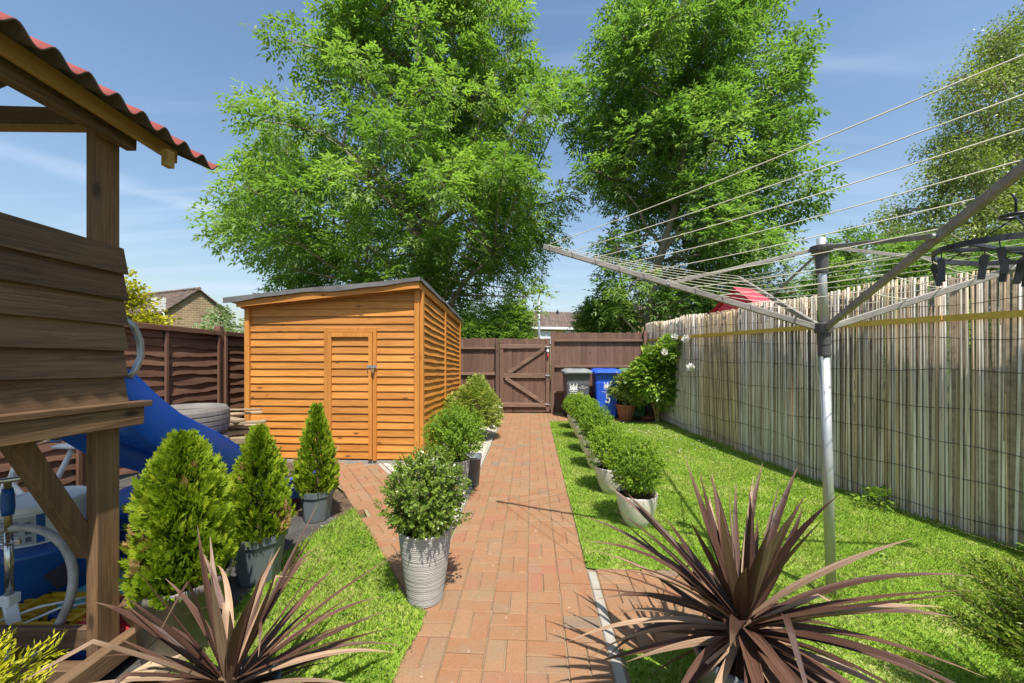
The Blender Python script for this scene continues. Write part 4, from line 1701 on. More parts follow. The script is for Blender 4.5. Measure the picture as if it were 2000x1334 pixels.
for p in (RA + dv * .08, RB - dv * .08):
    mb = MB()
    mb.add([p + Vector((0, 0, -.04)), p + sv * .52 + Vector((0, 0, -.53)), p - sv * .52 + Vector((0, 0, -.53))], [(0, 1, 2)])
    mb.add([p + dv * .02 + Vector((0, 0, -.04)), p + dv * .02 + sv * .52 + Vector((0, 0, -.53)), p + dv * .02 - sv * .52 + Vector((0, 0, -.53))], [(0, 2, 1)])
    part('gable_panel', mb, M['redroof2'], pt)
    for sgn in (1, -1):
        mb = MB()
        q = p + sv * .46 * sgn
        mb.box((q.x, q.y, 1.06), (.08, .08, 2.12))
        part('post', mb, M['tan_y'], pt)
mb = MB()
mid_ = (RA + RB) / 2
R = Matrix((dv, sv, Vector((0, 0, 1)))).transposed()
mb.box((mid_.x, mid_.y, 1.2), (.95, .95, .05), R)
mb.box((mid_.x - sv.x * .5, mid_.y - sv.y * .5, 1.5), (.95, .02, .5), R)
mb.box((mid_.x + sv.x * .5, mid_.y + sv.y * .5, 1.5), (.95, .02, .5), R)
part('deck', mb, M['tan_y'], pt)

# ------------------------------------------------------------------ playhouse on the left
ph = thing('playhouse', 'dark stained raised timber playhouse with a red corrugated roof', 'playhouse', (-2.4, 1.3, 0))
XW = -1.86
Y0, Y1 = .55, 1.862     # extent of the wall along the garden (runs out of the picture)


def slope(y):
    return -.036 * (y - 1.862)


PK = .121
for k in range(6):
    z = 1.254 + k * PK
    m_ = lap_board((XW, Y0, z + slope(Y0)), (XW, Y1, z), PK + .006, PK + .006, (1, 0, 0), .012, .014, .0012, 12, 500 + k)
    o = part('plank', m_, M['ph_y'], ph)
# deck boards and edge beam
for k in range(10):
    y = .62 + k * .1345
    mb = MB()
    mb.box((-2.47, y + .06, 1.236 + slope(y)), (1.20, .128, .026))
    part('deck_board', mb, M['ph_x'], ph, bevel=.004)
mb = MB()
mb.beam((-1.825, .55, 1.238 + slope(.55)), (-1.825, 1.935, 1.238), .082, .028)
part('deck_board', mb, M['ph_y'], ph, bevel=.004)
mb = MB()
mb.beam((-1.815, .55, 1.183 + slope(.55)), (-1.815, 1.90, 1.183), .045, .085)
part('deck_beam', mb, M['ph_y'], ph, bevel=.004)
mb = MB()
mb.beam((-3.05, 1.925, 1.18), (-1.84, 1.925, 1.18), .04, .085)
part('deck_beam', mb, M['ph_x'], ph, bevel=.004)
for (x, y) in ((-1.885, 1.795), (-1.885, .58), (-3.0, 1.795), (-3.0, .58)):
    mb = MB()
    mb.box((x, y, 1.30), (.05, .105, 2.45))
    part('post', mb, M['ph_v'], ph, bevel=.004)
# braces
mb = MB()
mb.beam((-1.93, 1.40, 1.14), (-1.93, 1.775, .58), .05, .085, up=(1, 0, 0))
mb2 = MB()
mb2.beam((-1.925, 1.50, 1.16), (-1.925, 1.775, .58), .07, .055, up=(1, 0, 0))
part('brace', mb2, M['ph_v'], ph, bevel=.004)
# sill frame
for (p0, p1, w, h, mm) in (((-1.835, .55, .115), (-1.835, 1.935, .10), .06, .10, 'ph_y'), ((-3.1, 1.76, .20), (-1.91, 1.76, .20), .03, .10, 'ph_x'),
                           ((-3.1, 1.68, .075), (-1.87, 1.68, .075), .06, .13, 'ph_x')):
    mb = MB()
    mb.beam(p0, p1, w, h)
    part('sill', mb, M[mm], ph, bevel=.005)
mb = MB()
mb.beam((-1.80, 1.955, .06), (-1.86, 1.86, .30), .05, .06, up=(1, 0, 0))
part('sill_brace', mb, M['ph_v'], ph, bevel=.005)
# roof
XE, ZE, XR, ZR = -1.62, 2.497, -2.72, 2.98
YN, YF = .35, 2.15
PITCH = .1095


def corr(sx, name):
    ns_, nl = int((YF - YN) / PITCH * 10), 6
    V, F = [], []
    for j in range(nl + 1):
        t = j / nl
        for i in range(ns_ + 1):
            y = YN + (YF - YN) * i / ns_
            x = XE + (XR - XE) * t
            z = ZE + (ZR - ZE) * t + .0225 * math.cos(2 * math.pi * (y - 2.042) / PITCH) + (-.075) * (y - 2.14)
            if sx < 0:
                x = 2 * XR - x
            V.append((x, y, z))
    for j in range(nl):
        for i in range(ns_):
            q = j * (ns_ + 1) + i
            F.append((q, q + 1, q + ns_ + 2, q + ns_ + 1) if sx > 0 else (q, q + ns_ + 1, q + ns_ + 2, q + 1))
    mb_ = MB()
    mb_.add(V, F)
    o_ = part(name, mb_, M['roofred'], ph, smooth=True)
    sm_ = o_.modifiers.new('solid', 'SOLIDIFY')
    sm_.thickness = .007
    sm_.offset = -1
    o_.data.materials.append(M['sheetunder'])
    sm_.material_offset = 1
    sm_.material_offset_rim = 1


corr(1, 'roof_sheet')
corr(-1, 'roof_sheet')


def rzp(x, y):
    return ZE + (ZR - ZE) * (x - XE) / (XR - XE) - .075 * (y - 2.14)


mb = MB()
for x in (-1.745,):
    mb.beam((x, .4, rzp(x, .4) - .075), (x, 2.02, rzp(x, 2.02) - .060), .022, .070)
part('fascia', mb, M['tan_y'], ph, bevel=.003)
for x in (-2.05, -2.40, -2.68):
    mb = MB()
    mb.beam((x, .4, rzp(x, .4) - .062), (x, 1.93, rzp(x, 1.93) - .054), .045, .045)
    part('purlin', mb, M['tan_y' if x < -2.2 else 'ph_y'], ph, bevel=.003)
mb = MB()
mb.beam((-1.815, .4, 2.495 + .04), (-1.815, 1.86, 2.495), .05, .09)
part('wall_plate', mb, M['ph_y'], ph, bevel=.004)
mb = MB()
mb.beam((-3.1, 1.84, 2.62), (-1.86, 1.84, 2.585), .045, .09)
part('tie_beam', mb, M['ph_x'], ph, bevel=.004)
mb = MB()
mb.beam((-3.0, 1.81, 2.54), (-1.86, 1.81, 2.53), .03, .022)
part('tie_strip', mb, M['tan_y'], ph)
mb = MB()
mb.beam((-1.68, 1.90, 2.395), (-1.68, 1.90, 2.475), .04, .03, up=(1, 0, 0))
part('rafter_foot', mb, M['tan_y'], ph)
mb = MB()
mb.tube([(-1.965, 1.97, 1.66), (-1.955, 2.015, 1.62), (-1.95, 2.04, 1.55), (-1.95, 2.045, 1.47), (-1.955, 2.02, 1.40), (-1.96, 1.99, 1.36)], .016, 10)
part('grab_handle', mb, M['steel'], ph, smooth=True)

# slide
sl = thing('slide', 'blue plastic slide running down from the playhouse deck to the slabs', 'slide', (-2.2, 3, 0))
prof = [(1.93, 1.425), (2.029, 1.380), (2.065, 1.345), (2.135, 1.275), (2.209, 1.206), (2.331, 1.107), (2.468, 1.026), (2.621, .938), (2.719, .870), (2.831, .792), (2.912, .718), (3.05, .59), (3.20, .475), (3.42, .36), (3.64, .29), (3.86, .265), (4.00, .25)]
XR_, XL_ = -2.0, -2.46
loops = []
for i, (y, z) in enumerate(prof):
    dip = .15 if i < 14 else .12
    sk = .27 if i < 10 else (.24 if i < 12 else .17)
    loops.append([(XR_, y, z - sk), (XR_ + .012, y, z - .01), (XR_ + .022, y, z + .004), (XR_ + .002, y, z + .014), (XR_ - .035, y, z), (XR_ - .06, y, z - dip * .8), (XR_ - .09, y, z - dip),
                  (XL_ + .09, y, z - dip), (XL_ + .06, y, z - dip * .8), (XL_ + .035, y, z), (XL_ - .002, y, z + .014), (XL_ - .022, y, z + .004), (XL_ - .012, y, z - .01), (XL_, y, z - sk)])
mb = MB()
n = 14
V = [p for L in loops for p in L]
F = []
for i in range(len(loops) - 1):
    for k in range(n - 1):
        F.append((i * n + k, i * n + k + 1, (i + 1) * n + k + 1, (i + 1) * n + k))
mb.add(V, F)
ch = part('chute', mb, M['slide'], sl, smooth=True)
sm = ch.modifiers.new('solid', 'SOLIDIFY')
sm.thickness = .006
mb = MB()
for i in range(len(prof) - 1):
    (ya, za), (yb, zb_) = prof[i], prof[i + 1]
    mb.beam((XR_ + .011, ya, za - .075), (XR_ + .011, yb, zb_ - .075), .006, .008)
part('moulded_rib', mb, M['slide'], sl)
mb = MB()
mb.box((-2.05, 3.9, .06), (.06, .06, .12))
mb.box((-2.41, 3.9, .06), (.06, .06, .12))
mb.box((-2.23, 3.9, .115), (.42, .06, .025))
part('foot_block', mb, M['ph_v'], sl)

# tyres
tg = 'worn tyres stacked by the lap fence'
tlabs = ['bottom tyre of the stack behind the slide', 'second tyre from the bottom of the stack behind the slide', 'third tyre of the stack, half hidden by the blue slide', 'topmost worn grey tyre of the stack beside the woodpile']
def tyre_prof():
    return [(.19, .03), (.24, .005), (.285, .012), (.305, .04), (.309, .07), (.302, .073), (.302, .081), (.310, .084), (.312, .115), (.304, .118), (.304, .126), (.312, .129), (.310, .16), (.302, .163), (.302, .171),
            (.309, .174), (.305, .205), (.285, .233), (.24, .240), (.19, .215), (.175, .20), (.175, .045), (.19, .03)]
for k in range(4):
    mb = MB()
    mb.lathe(tyre_prof(), 40, (-2.86 + (.02, -.03, .015, 0)[k], 3.42 + (0, .02, -.02, 0)[k], .25 * k + .015))
    t = part('tyre', mb, M['rubber'], smooth=False)
    tag(t, tlabs[k], 'tyre', tg)

# woodpile
wl = ['long pale plank sticking out at the top of the woodpile', 'short offcut in the woodpile beside the shed corner', 'broad grey board at the bottom of the woodpile', 'splintered board across the woodpile',
      'thick block at the foot of the woodpile', 'weathered plank leaning over the woodpile', 'thin lath on top of the woodpile', 'brown board in the middle of the woodpile', 'upper flat board of the woodpile behind the tyres']
wd = [((-3.35, 4.65, .62), .75, .10, .03, .2), ((-3.45, 4.75, .66), .5, .12, .03, -.5), ((-3.4, 4.85, .10), .8, .3, .16, .05), ((-3.42, 4.72, .50), .62, .14, .05, .35), ((-3.38, 4.8, .28), .6, .26, .17, -.1),
      ((-3.5, 4.9, .70), .6, .09, .025, .7), ((-3.42, 4.95, .745), .55, .05, .02, -.25), ((-3.40, 4.72, .42), .68, .2, .07, -.2), ((-3.48, 4.78, .575), .6, .16, .035, .1)]
for lab, (c, L, w, h, r) in zip(wl, wd):
    mb = MB()
    mb.box(c, (L, w, h), Matrix.Rotation(r, 3, 'Z') @ Matrix.Rotation(random.uniform(-.08, .08), 3, 'Y'))
    tag(part('timber_offcut', mb, M['scrap'], bevel=.004), lab, 'timber', 'offcuts in the woodpile')

# ------------------------------------------------------------------ things under the playhouse
bt = thing('blue_tub', 'large round blue plastic tub under the playhouse, white bucket on it', 'tub', (-2.70, 2.25, 0))
mb = MB()
mb.lathe([(.0, .005), (.235, .005), (.245, .02), (.262, .38), (.275, .40), (.275, .425), (.255, .43), (.0, .425)], 36, (-2.70, 2.25, 0))
part('tub_body', mb, M['bluetub'], bt, smooth=True)
mb = MB()
mb.box((-2.46, 2.13, .27), (.004, .10, .11), Matrix.Rotation(-.5, 3, 'Z') @ Matrix.Rotation(.5, 3, 'X'))
part('brown_patch', mb, plain('brown_sticker', (.055, .045, .06), 0.6), bt)
bk_ = thing('white_bucket', 'white lidded bucket with a blue striped label on the blue tub', 'bucket', (-2.72, 2.25, .43))
mb = MB()
mb.lathe([(.0, .432), (.165, .432), (.185, .63), (.0, .63)], 36, (-2.72, 2.25, 0))
part('bucket_body', mb, M['white'], bk_, smooth=False)
mb = MB()
mb.lathe([(.190, .615), (.197, .62), (.197, .645), (.190, .652), (.178, .648), (.175, .642), (.0, .642)], 36, (-2.72, 2.25, 0))
part('lid', mb, M['white'], bk_)
mb = MB()


def on_bucket(a, z, r=.003):
    rr = .165 + .02 * (z - .432) / .198 + r
    return Vector((-2.72 + math.cos(a) * rr, 2.25 + math.sin(a) * rr, z))


def patch(mb_, a0, a1, z0, z1, r=.003, n_=5):
    for i in range(n_):
        x0, x1 = a0 + (a1 - a0) * i / n_, a0 + (a1 - a0) * (i + 1) / n_
        mb_.add([on_bucket(x0, z0, r), on_bucket(x1, z0, r), on_bucket(x1, z1, r), on_bucket(x0, z1, r)], [(0, 1, 2, 3)])


patch(mb, -.80, -.62, .445, .605)
part('label_stripe', mb, M['bluetub'], bk_)
mb = MB()
patch(mb, -1.75, -.84, .445, .60, .0025, 8)
part('label_panel', mb, plain('pale_label', (.42, .43, .42), 0.5), bk_)
mb = MB()
for k in range(3):
    z = .46 + k * .042
    patch(mb, -1.02, -.90, z, z + .028, .0045, 2)
for k in range(7):
    patch(mb, -1.65, -1.15 - .08 * (k % 3), .575 - k * .018, .580 - k * .018, .0045, 4)
part('label_print', mb, plain('label_ink', (.10, .11, .13), 0.6), bk_)
dr = thing('blue_drum', 'rounded dark blue drum behind the diagonal brace', 'drum', (-2.62, 2.75, 0))
mb = MB()
mb.lathe([(.0, .0), (.25, .0), (.27, .05), (.27, .36), (.25, .44), (.16, .50), (.0, .52)], 32, (-2.66, 2.85, 0))
part('drum_body', mb, M['bluetub'], dr, smooth=True)
mb = MB()
mb.ring((-2.66, 2.85, .30), .27, .012, 32, 6)
part('drum_band', mb, M['bluetub'], dr, smooth=True)
# scooter
sc = thing('scooter', 'kick scooter with gold and chrome stem and blue foam grip', 'scooter', (-2.42, 1.90, 0))
sx_, sy_ = -2.44, 1.89
mb = MB()
mb.tube([(sx_, sy_, .30), (sx_ - .005, sy_, .62)], .016, 12)
part('lower_stem', mb, M['chrome'], sc, smooth=True)
mb = MB()
mb.tube([(sx_ - .005, sy_, .56), (sx_ - .01, sy_, .86)], .013, 12)
part('upper_stem', mb, M['brass'], sc, smooth=True)
mb = MB()
mb.tube([(sx_ - .008, sy_, .70), (sx_ - .008, sy_, .74), (sx_ - .01, sy_, .80), (sx_ - .01, sy_, .83)], [.02, .024, .022, .018], 12)
part('foam_grip', mb, M['bluetub'], sc, smooth=True)
mb = MB()
mb.tube([(sx_ - .22, sy_ - .03, .845), (sx_ + .13, sy_ + .02, .885)], .012, 10)
part('handlebar', mb, M['chrome'], sc, smooth=True)
mb = MB()
mb.ring((sx_, sy_, .57), .028, .006, 18, 6)
mb.box((sx_ + .03, sy_, .57), (.05, .01, .02))
part('clamp', mb, M['chrome'], sc)
mb = MB()
mb.box((sx_, sy_, .29), (.055, .05, .05))
mb.beam((sx_, sy_, .27), (sx_ + .10, sy_ - .05, .13), .045, .03)
part('fork', mb, M['white'], sc, bevel=.004)
mb = MB()
mb.beam((sx_ + .02, sy_, .16), (sx_ + .05, sy_ + .55, .13), .10, .02)
part('footboard', mb, M['steel'], sc, bevel=.003)
for (x, y) in ((sx_ + .12, sy_ - .07), (sx_ + .05, sy_ + .58)):
    mb = MB()
    mb.ring((x, y, .062), .048, .016, 22, 8, 'X')
    part('wheel', mb, M['white'], sc, smooth=True)
# hoop
hp = MB()
for i in range(49):
    pass
pts = []
for i in range(61):
    a = 2 * math.pi * i / 60
    pts.append(Vector((-2.41, 1.80, .325)) + Vector((.33 * math.cos(a), .03 * math.cos(a) + .10 * math.sin(a), .31 * math.sin(a))))
hp.tube(pts, .018, 8, False)
tag(part('hula_hoop', hp, M['hoop'], smooth=True), 'faded silvery hula hoop leaning among the toys under the playhouse', 'hoop')
# basket
bs = thing('yellow_basket', 'yellow slotted plastic basket in front of the hula hoop', 'basket', (-2.28, 1.97, .02))
cx_, cy_, z0_, z1_ = -2.30, 1.97, .03, .20
mb = MB()
mb.box((cx_, cy_, z0_), (.34, .22, .01))
for (x, y, a, b) in ((cx_, cy_ - .115, .36, .008), (cx_, cy_ + .115, .36, .008), (cx_ - .175, cy_, .008, .23), (cx_ + .175, cy_, .008, .23)):
    mb.box((x, y, z0_ + .03), (a, b, .06))
    mb.box((x, y, z1_ - .015), (a + .02, b + .012, .03))
    nn = 10 if a > b else 6
    for k in range(nn + 1):
        f = -.5 + k / nn
        mb.box((x + (f * a if a > b else 0), y + (0 if a > b else f * b), (z0_ + z1_) / 2), (.012 if a > b else b, b if a > b else .012, z1_ - z0_ - .02))
part('basket_body', mb, M['yellow'], bs)
mb = MB()
mb.tube([(cx_ - .16, cy_ - .10, .20), (cx_ - .02, cy_ - .06, .24), (cx_ + .14, cy_ + .08, .215)], .006, 6)
mb.tube([(cx_ - .02, cy_ - .12, .20), (cx_ + .08, cy_ - .06, .235), (cx_ + .19, cy_ + .06, .20)], .006, 6)
part('handle', mb, M['white'], bs, smooth=True)
mb = MB()
mb.loft([[( -2.42 + x, 2.02 + y, z) for x, y in ((0, 0), (.46, 0), (.46, .26), (0, .26))] for z in (.155, .175)])
tag(part('teal_lid', mb, M['teal'], bevel=.006), 'flat teal plastic box lid beside the yellow basket', 'lid')
mb = MB()
mb.lathe([(.0, .19), (.05, .205), (.12, .185), (.17, .15), (.175, .135), (.0, .13)], 28, (-2.02, 1.98, 0))
tag(part('red_dish', mb, M['red'], smooth=True), 'red domed plastic dish under the playhouse post', 'toy')
mb = MB()
mb.lathe([(.0, .0), (.15, .0), (.17, .08), (.165, .13), (.0, .13)], 24, (-2.02, 1.98, 0))
tag(part('toy_tub', mb, M['bluetub']), 'low blue tub holding the red dish under the playhouse', 'tub')
mb = MB()
mb.box((-2.2, 2.15, .08), (.5, .34, .145))
tag(part('toy_crate', mb, M['bluetub'], bevel=.01), 'low blue crate under the flat teal lid', 'crate')

# child's bicycle
bi = thing('child_bicycle', 'small white bicycle with pink bell and blue brake lever by the fence', 'bicycle', (-3.3, 2.95, 0))
rear, front = Vector((-3.35, 3.06, .20)), Vector((-3.95, 3.00, .20))
hd = (front - rear)
hd.z = 0
hdn = hd.normalized()
sd = Vector((-hdn.y, hdn.x, 0))


def wheel_at(c, r):
    mbt, mbr = MB(), MB()
    P = [c + hdn * math.cos(2 * math.pi * i / 30) * r + Vector((0, 0, math.sin(2 * math.pi * i / 30) * r)) for i in range(31)]
    mbt.tube(P, .022, 8, False)
    w_ = part('wheel', mbt, M['blackrubber'], bi, smooth=True)
    P = [c + (p - c) * .88 for p in P]
    mbr.tube(P, .010, 6, False)
    for i in range(14):
        a = 2 * math.pi * i / 14
        mbr.tube([c, c + hdn * math.cos(a) * r * .88 + Vector((0, 0, math.sin(a) * r * .88))], .0018, 4)
    part('rim', mbr, M['chrome'], w_)


wheel_at(rear, .18)
wheel_at(front, .18)
seatb = rear - hdn * -.22 + Vector((0, 0, .26))
seatt = rear + hdn * .10 + Vector((0, 0, .52))
headt = front - hdn * .12 + Vector((0, 0, .42))
headb = front - hdn * .07 + Vector((0, 0, .28))
crank = rear + hdn * .32 + Vector((0, 0, .02))
mb = MB()
mb.tube([crank, seatb + Vector((0, 0, .0)), seatt], .018, 10)
mb.tube([seatb, headt - Vector((0, 0, .03))], .018, 10)
mb.tube([crank, headb], .020, 10)
for s_ in (-1, 1):
    mb.tube([rear + sd * .05 * s_, crank + sd * .03 * s_], .010, 8)
    mb.tube([rear + sd * .05 * s_, seatb + sd * .02 * s_], .009, 8)
    mb.tube([front + sd * .05 * s_, headb + sd * .04 * s_], .012, 8)
mb.tube([headb, headt], .022, 10)
part('frame', mb, M['white'], bi, smooth=True)
mb = MB()
loops = []
for t, w_, zz in ((-.13, .02, .0), (-.10, .065, .02), (-.04, .075, .03), (.03, .05, .025), (.10, .028, .015), (.14, .015, .0)):
    c = seatt + hdn * t + Vector((0, 0, .03))
    loops.append([c + sd * w_ * math.cos(a) + Vector((0, 0, zz * math.sin(a) if math.sin(a) > 0 else .022 * math.sin(a))) for a in [2 * math.pi * i / 12 for i in range(12)]])
mb.loft(loops)
part('saddle', mb, M['white'], bi, smooth=True)
ht = headt + Vector((0, 0, .10))
mb = MB()
mb.tube([headt, ht], .014, 10)
mb.tube([ht - sd * .24 + Vector((0, 0, .05)) - hdn * .06, ht - sd * .10 + Vector((0, 0, .02)), ht + sd * .10 + Vector((0, 0, .02)), ht + sd * .24 + Vector((0, 0, .05)) - hdn * .06], .011, 10)
part('handlebar', mb, M['chrome'], bi, smooth=True)
for s_ in (-1, 1):
    e = ht + sd * .24 * s_ + Vector((0, 0, .05)) - hdn * .06
    mb = MB()
    mb.tube([e - sd * .05 * s_, e + sd * .09 * s_ - hdn * .02], .017, 10)
    part('grip', mb, M['blackrubber'], bi, smooth=True)
    mb = MB()
    mb.tube([e - sd * .07 * s_ + hdn * .03 - Vector((0, 0, .02)), e + sd * .0 * s_ + hdn * .05 - Vector((0, 0, .035)), e + sd * .06 * s_ + hdn * .045 - Vector((0, 0, .05))], .009, 8)
    part('brake_lever', mb, M['bluetub'], bi, smooth=True)
mb = MB()
c = ht - sd * .12 + Vector((0, 0, .05))
mb.lathe([(.0, .035), (.025, .032), (.038, .018), (.04, .0), (.0, -.005)], 20, tuple(c))
part('bell', mb, M['pink'], bi, smooth=True)

# ------------------------------------------------------------------ potted plants


def lathe_obj(name, prof, m, parent, n=36, ph=0.0, smooth=True, c=(0, 0, 0), label=None):
    mb_ = MB()
    mb_.lathe(prof, n, c, ph)
    return part(name, mb_, m, parent, smooth=smooth, label=label)


def box_foliage(seed, cz, rx, rz, nshoot, leaf=.017, per=11, mat='box', lum=.10, leafw=.55, base_thin=0.0, tb=.5):
    """clipped bush made of short shoots set with small oval leaves"""
    r_ = np.random.default_rng(seed)
    u = r_.normal(size=(nshoot, 3))
    u /= np.linalg.norm(u, axis=1, keepdims=True)
    rad = r_.random(nshoot) ** .33
    lump = 1 + lum * (np.sin(u[:, 0] * 5 + seed) * np.sin(u[:, 1] * 5.7 + seed * 2) + .6 * np.sin(u[:, 2] * 8 + u[:, 0] * 6)) + r_.normal(0, .035, nshoot)
    p = u * rad[:, None] * lump[:, None] * np.array([rx, rx, rz])
    lo = p[:, 2] < -rz * .55
    p[lo, 2] *= .9
    p[:, 2] += cz
    Q, T = [], []
    st = np.clip(tb + r_.normal(0, .17, nshoot), 0, 1)
    shoot = u + np.array([0, 0, .55]) + r_.normal(0, .35, (nshoot, 3))
    shoot /= np.linalg.norm(shoot, axis=1, keepdims=True)
    slen = leaf * 2.6
    for k in range(per):
        t = k / per
        a = k * 2.4 + r_.uniform(0, 6.28, nshoot)
        side = np.cross(shoot, np.array([.3, .2, .93]))
        side /= np.linalg.norm(side, axis=1, keepdims=True)
        s2 = np.cross(shoot, side)
        out = side * np.cos(a)[:, None] + s2 * np.sin(a)[:, None]
        d = out * .9 + shoot * (.35 + .7 * t)
        b = p + shoot * slen * t
        L = leaf * r_.uniform(.75, 1.2, nshoot) * (1.1 - .35 * t)
        Q.append(leaf_quads(b, d, shoot, L, L * leafw * 1.2, .05))
        T.append(np.clip(st + .35 * (t - .4) + r_.normal(0, .07, nshoot), 0, 1))
    return np.concatenate(Q), np.concatenate(T)


def add_foliage(root_, Q, T, m, name='foliage'):
    Q = Q + np.array(root_.location)[None, None, :]
    return link(name, fast_mesh(name, Q.reshape(-1, 3), 4, T), m, root_)


def stems(root_, z0, z1, r, n_, m=None, seed=1):
    R = random.Random(seed)
    mb_ = MB()
    b = Vector(root_.location)
    for k in range(n_):
        a = R.uniform(0, 6.28)
        e = R.uniform(.3, 1) * r
        mb_.tube([b + Vector((math.cos(a) * .02, math.sin(a) * .02, z0)), b + Vector((math.cos(a) * e * .5, math.sin(a) * e * .5, (z0 + z1) / 2)), b + Vector((math.cos(a) * e, math.sin(a) * e, z1))], [.006, .004, .002], 5)
    return part('stems', mb_, m or M['twig'], root_)


# six box bushes in cream pots along the right of the path
gp = 'box bushes in cream pots along the path'
spots = [(1.075, 3.36, 1.0, 0.0), (1.055, 4.13, .98, 1.1), (1.09, 4.94, 1.0, 2.3), (1.14, 5.72, .97, 3.7), (1.20, 6.62, 1.0, 4.6), (1.23, 7.45, .97, 5.5)]
labs = ['round box bush in a glossy cream pot, nearest of the row on the lawn', 'second box bush in a cream pot, just behind the nearest one of the row', 'third box bush in a cream pot counted from the front of the row',
        'fourth box bush in a cream pot, two places in front of the row end', 'fifth box bush in a cream pot, last but one in the row before the bins', 'farthest box bush in a cream pot, right in front of the grey wheelie bin']
protos = []
for i, (x, y, s_, rz) in enumerate(spots):
    if i < 3:
        t = thing('potted_box_bush', labs[i], 'potted plant', (x, y, 0), gp)
        bx_ = np.array([x, y, 0])
        pot = lathe_obj('pot', [(.0, .0), (.095, .0), (.105, .006), (.128, .06), (.152, .13), (.168, .20), (.175, .255), (.176, .268), (.172, .272), (.164, .268), (.160, .235), (.0, .235)], M['cream'], t, 40, c=(x, y, .004))
        lathe_obj('soil', [(.160, .238), (.0, .242)], M['soil'], t, 24, c=(x, y, .004))
        stems(t, .23, .42, .12, 12, seed=i)
        Q, T = box_foliage(20 + i, (.50, .47, .52)[i], (.215, .235, .20)[i], (.235, .215, .25)[i], 1250, .0185, 11, 'box', (.10, .17, .14)[i], tb=(.48, .58, .42)[i])
        add_foliage(t, Q, T, M['box'])
        protos.append(t)
    else:
        dup(protos[(i - 1) % 3], (x, y, 0), rz, s_, labs[i])


def ridged(prof, n_, amp, seed):
    """interpolate a pot profile into many rings with hand-thrown ridges"""
    R = random.Random(seed)
    r, z = [p[0] for p in prof], [p[1] for p in prof]
    out = []
    H = z[-1]
    k = 0
    zz = 0.0
    while zz < H - .02:
        rr = np.interp(zz, z, r)
        st = R.uniform(.005, .011)
        out += [(rr + R.uniform(.0, amp), zz + .001), (rr + R.uniform(amp * .5, amp), zz + st * .7), (rr - amp * R.uniform(.2, .8), zz + st)]
        zz += st + .0012
    out += [(r[-1] + .002, H - .016), (r[-1] + .004, H - .004), (r[-1], H), (r[-1] - .014, H - .002), (r[-1] - .018, H - .04), (0, H - .04)]
    return [(0.0, 0.0), (r[0] - .004, 0.0)] + out


def tall_pot(x, y, scale, label, seed, rx, cz, rz, nsh, mat, tb, potm):
    t = thing('potted_box_bush', label, 'potted plant', (x, y, 0), 'box bushes in tall ribbed pots')
    pr = ridged([(.104, 0), (.118, .10), (.138, .24), (.152, .36), (.158, .43)], 40, .0022, seed)
    lathe_obj('pot', [(a * scale, b * scale) for a, b in pr], potm, t, 44, c=(x, y, .002), smooth=False)
    lathe_obj('soil', [(.14 * scale, .395 * scale), (.0, .40 * scale)], M['soil'], t, 24, c=(x, y, .002))
    stems(t, .39 * scale, .60 * scale, .16, 22, seed=seed)
    Q, T = box_foliage(seed, cz, rx, rz, nsh, .019, 11, 'box', .13, tb=tb)
    add_foliage(t, Q, T, M[mat])
    return t


tall_pot(-.525, 2.36, 1.0, 'dull green box bush in a tall ribbed pale pot standing on the path edge', 31, .225, .62, .25, 1800, 'boxdull', .55, M['stripepot'])
tall_pot(-.575, 3.88, .98, 'wide box bush in a ribbed pale pot on the gravel strip, behind the nearer one', 33, .285, .66, .255, 1900, 'box', .42, M['stripepot'])
bp = thing('planter', 'empty black curved planter tucked beside the second ribbed pot', 'planter', (-.44, 4.35, 0))
mb = MB()
loops = []
for s_, z in ((.085, 0), (.09, .01), (.115, .30), (.122, .305), (.122, .325), (.106, .325), (.10, .25), (.02, .25)):
    loops.append([(-.46 + s_ * 1.0 * math.copysign(abs(math.cos(a)) ** .6, math.cos(a)), 4.35 + s_ * 1.0 * math.copysign(abs(math.sin(a)) ** .6, math.sin(a)), z) for a in [2 * math.pi * i / 24 for i in range(24)]])
mb.loft(loops)
part('planter_body', mb, M['greypot'], bp, smooth=True)
# leggy shrub by the far end of the gravel and white urn
ls = thing('leggy_shrub', 'straggly yellow green shrub on the gravel by the gate end of the shed', 'shrub', (-.66, 6.6, 0))
rng = np.random.default_rng(91)
stems(ls, .0, .75, .42, 34, plain('pale_stem', (.33, .26, .13), 0.8), 5)
n = 2100
u = unit(n)
p = u * (rng.random(n) ** .4)[:, None] * np.array([.47, .45, .40]) + np.array([0, 0, .56])
p[:, 2] += .12 * np.sin(p[:, 0] * 9 + 1)
Q, T = sprays(p + np.array([-.66, 6.6, 0]), u + np.array([0, 0, .7]), 3, np.full(n, .06), .05, .022, np.clip(rng.normal(.5, .25, n), 0, 1))
link('foliage', fast_mesh('foliage', Q.reshape(-1, 3), 4, np.clip(T, 0, 1)), M['leggy'], ls)
ur = thing('white_urn', 'small white urn at the back end of the gravel strip by the gate', 'urn', (-.37, 7.6, 0))
lathe_obj('urn_body', [(.0, 0), (.10, 0), (.10, .03), (.06, .06), (.07, .09), (.13, .16), (.16, .26), (.15, .34), (.17, .37), (.16, .385), (.13, .36), (.0, .34)], M['whitebag'], ur, 28, c=(-.37, 7.6, 0))

# conifers in pots on the left


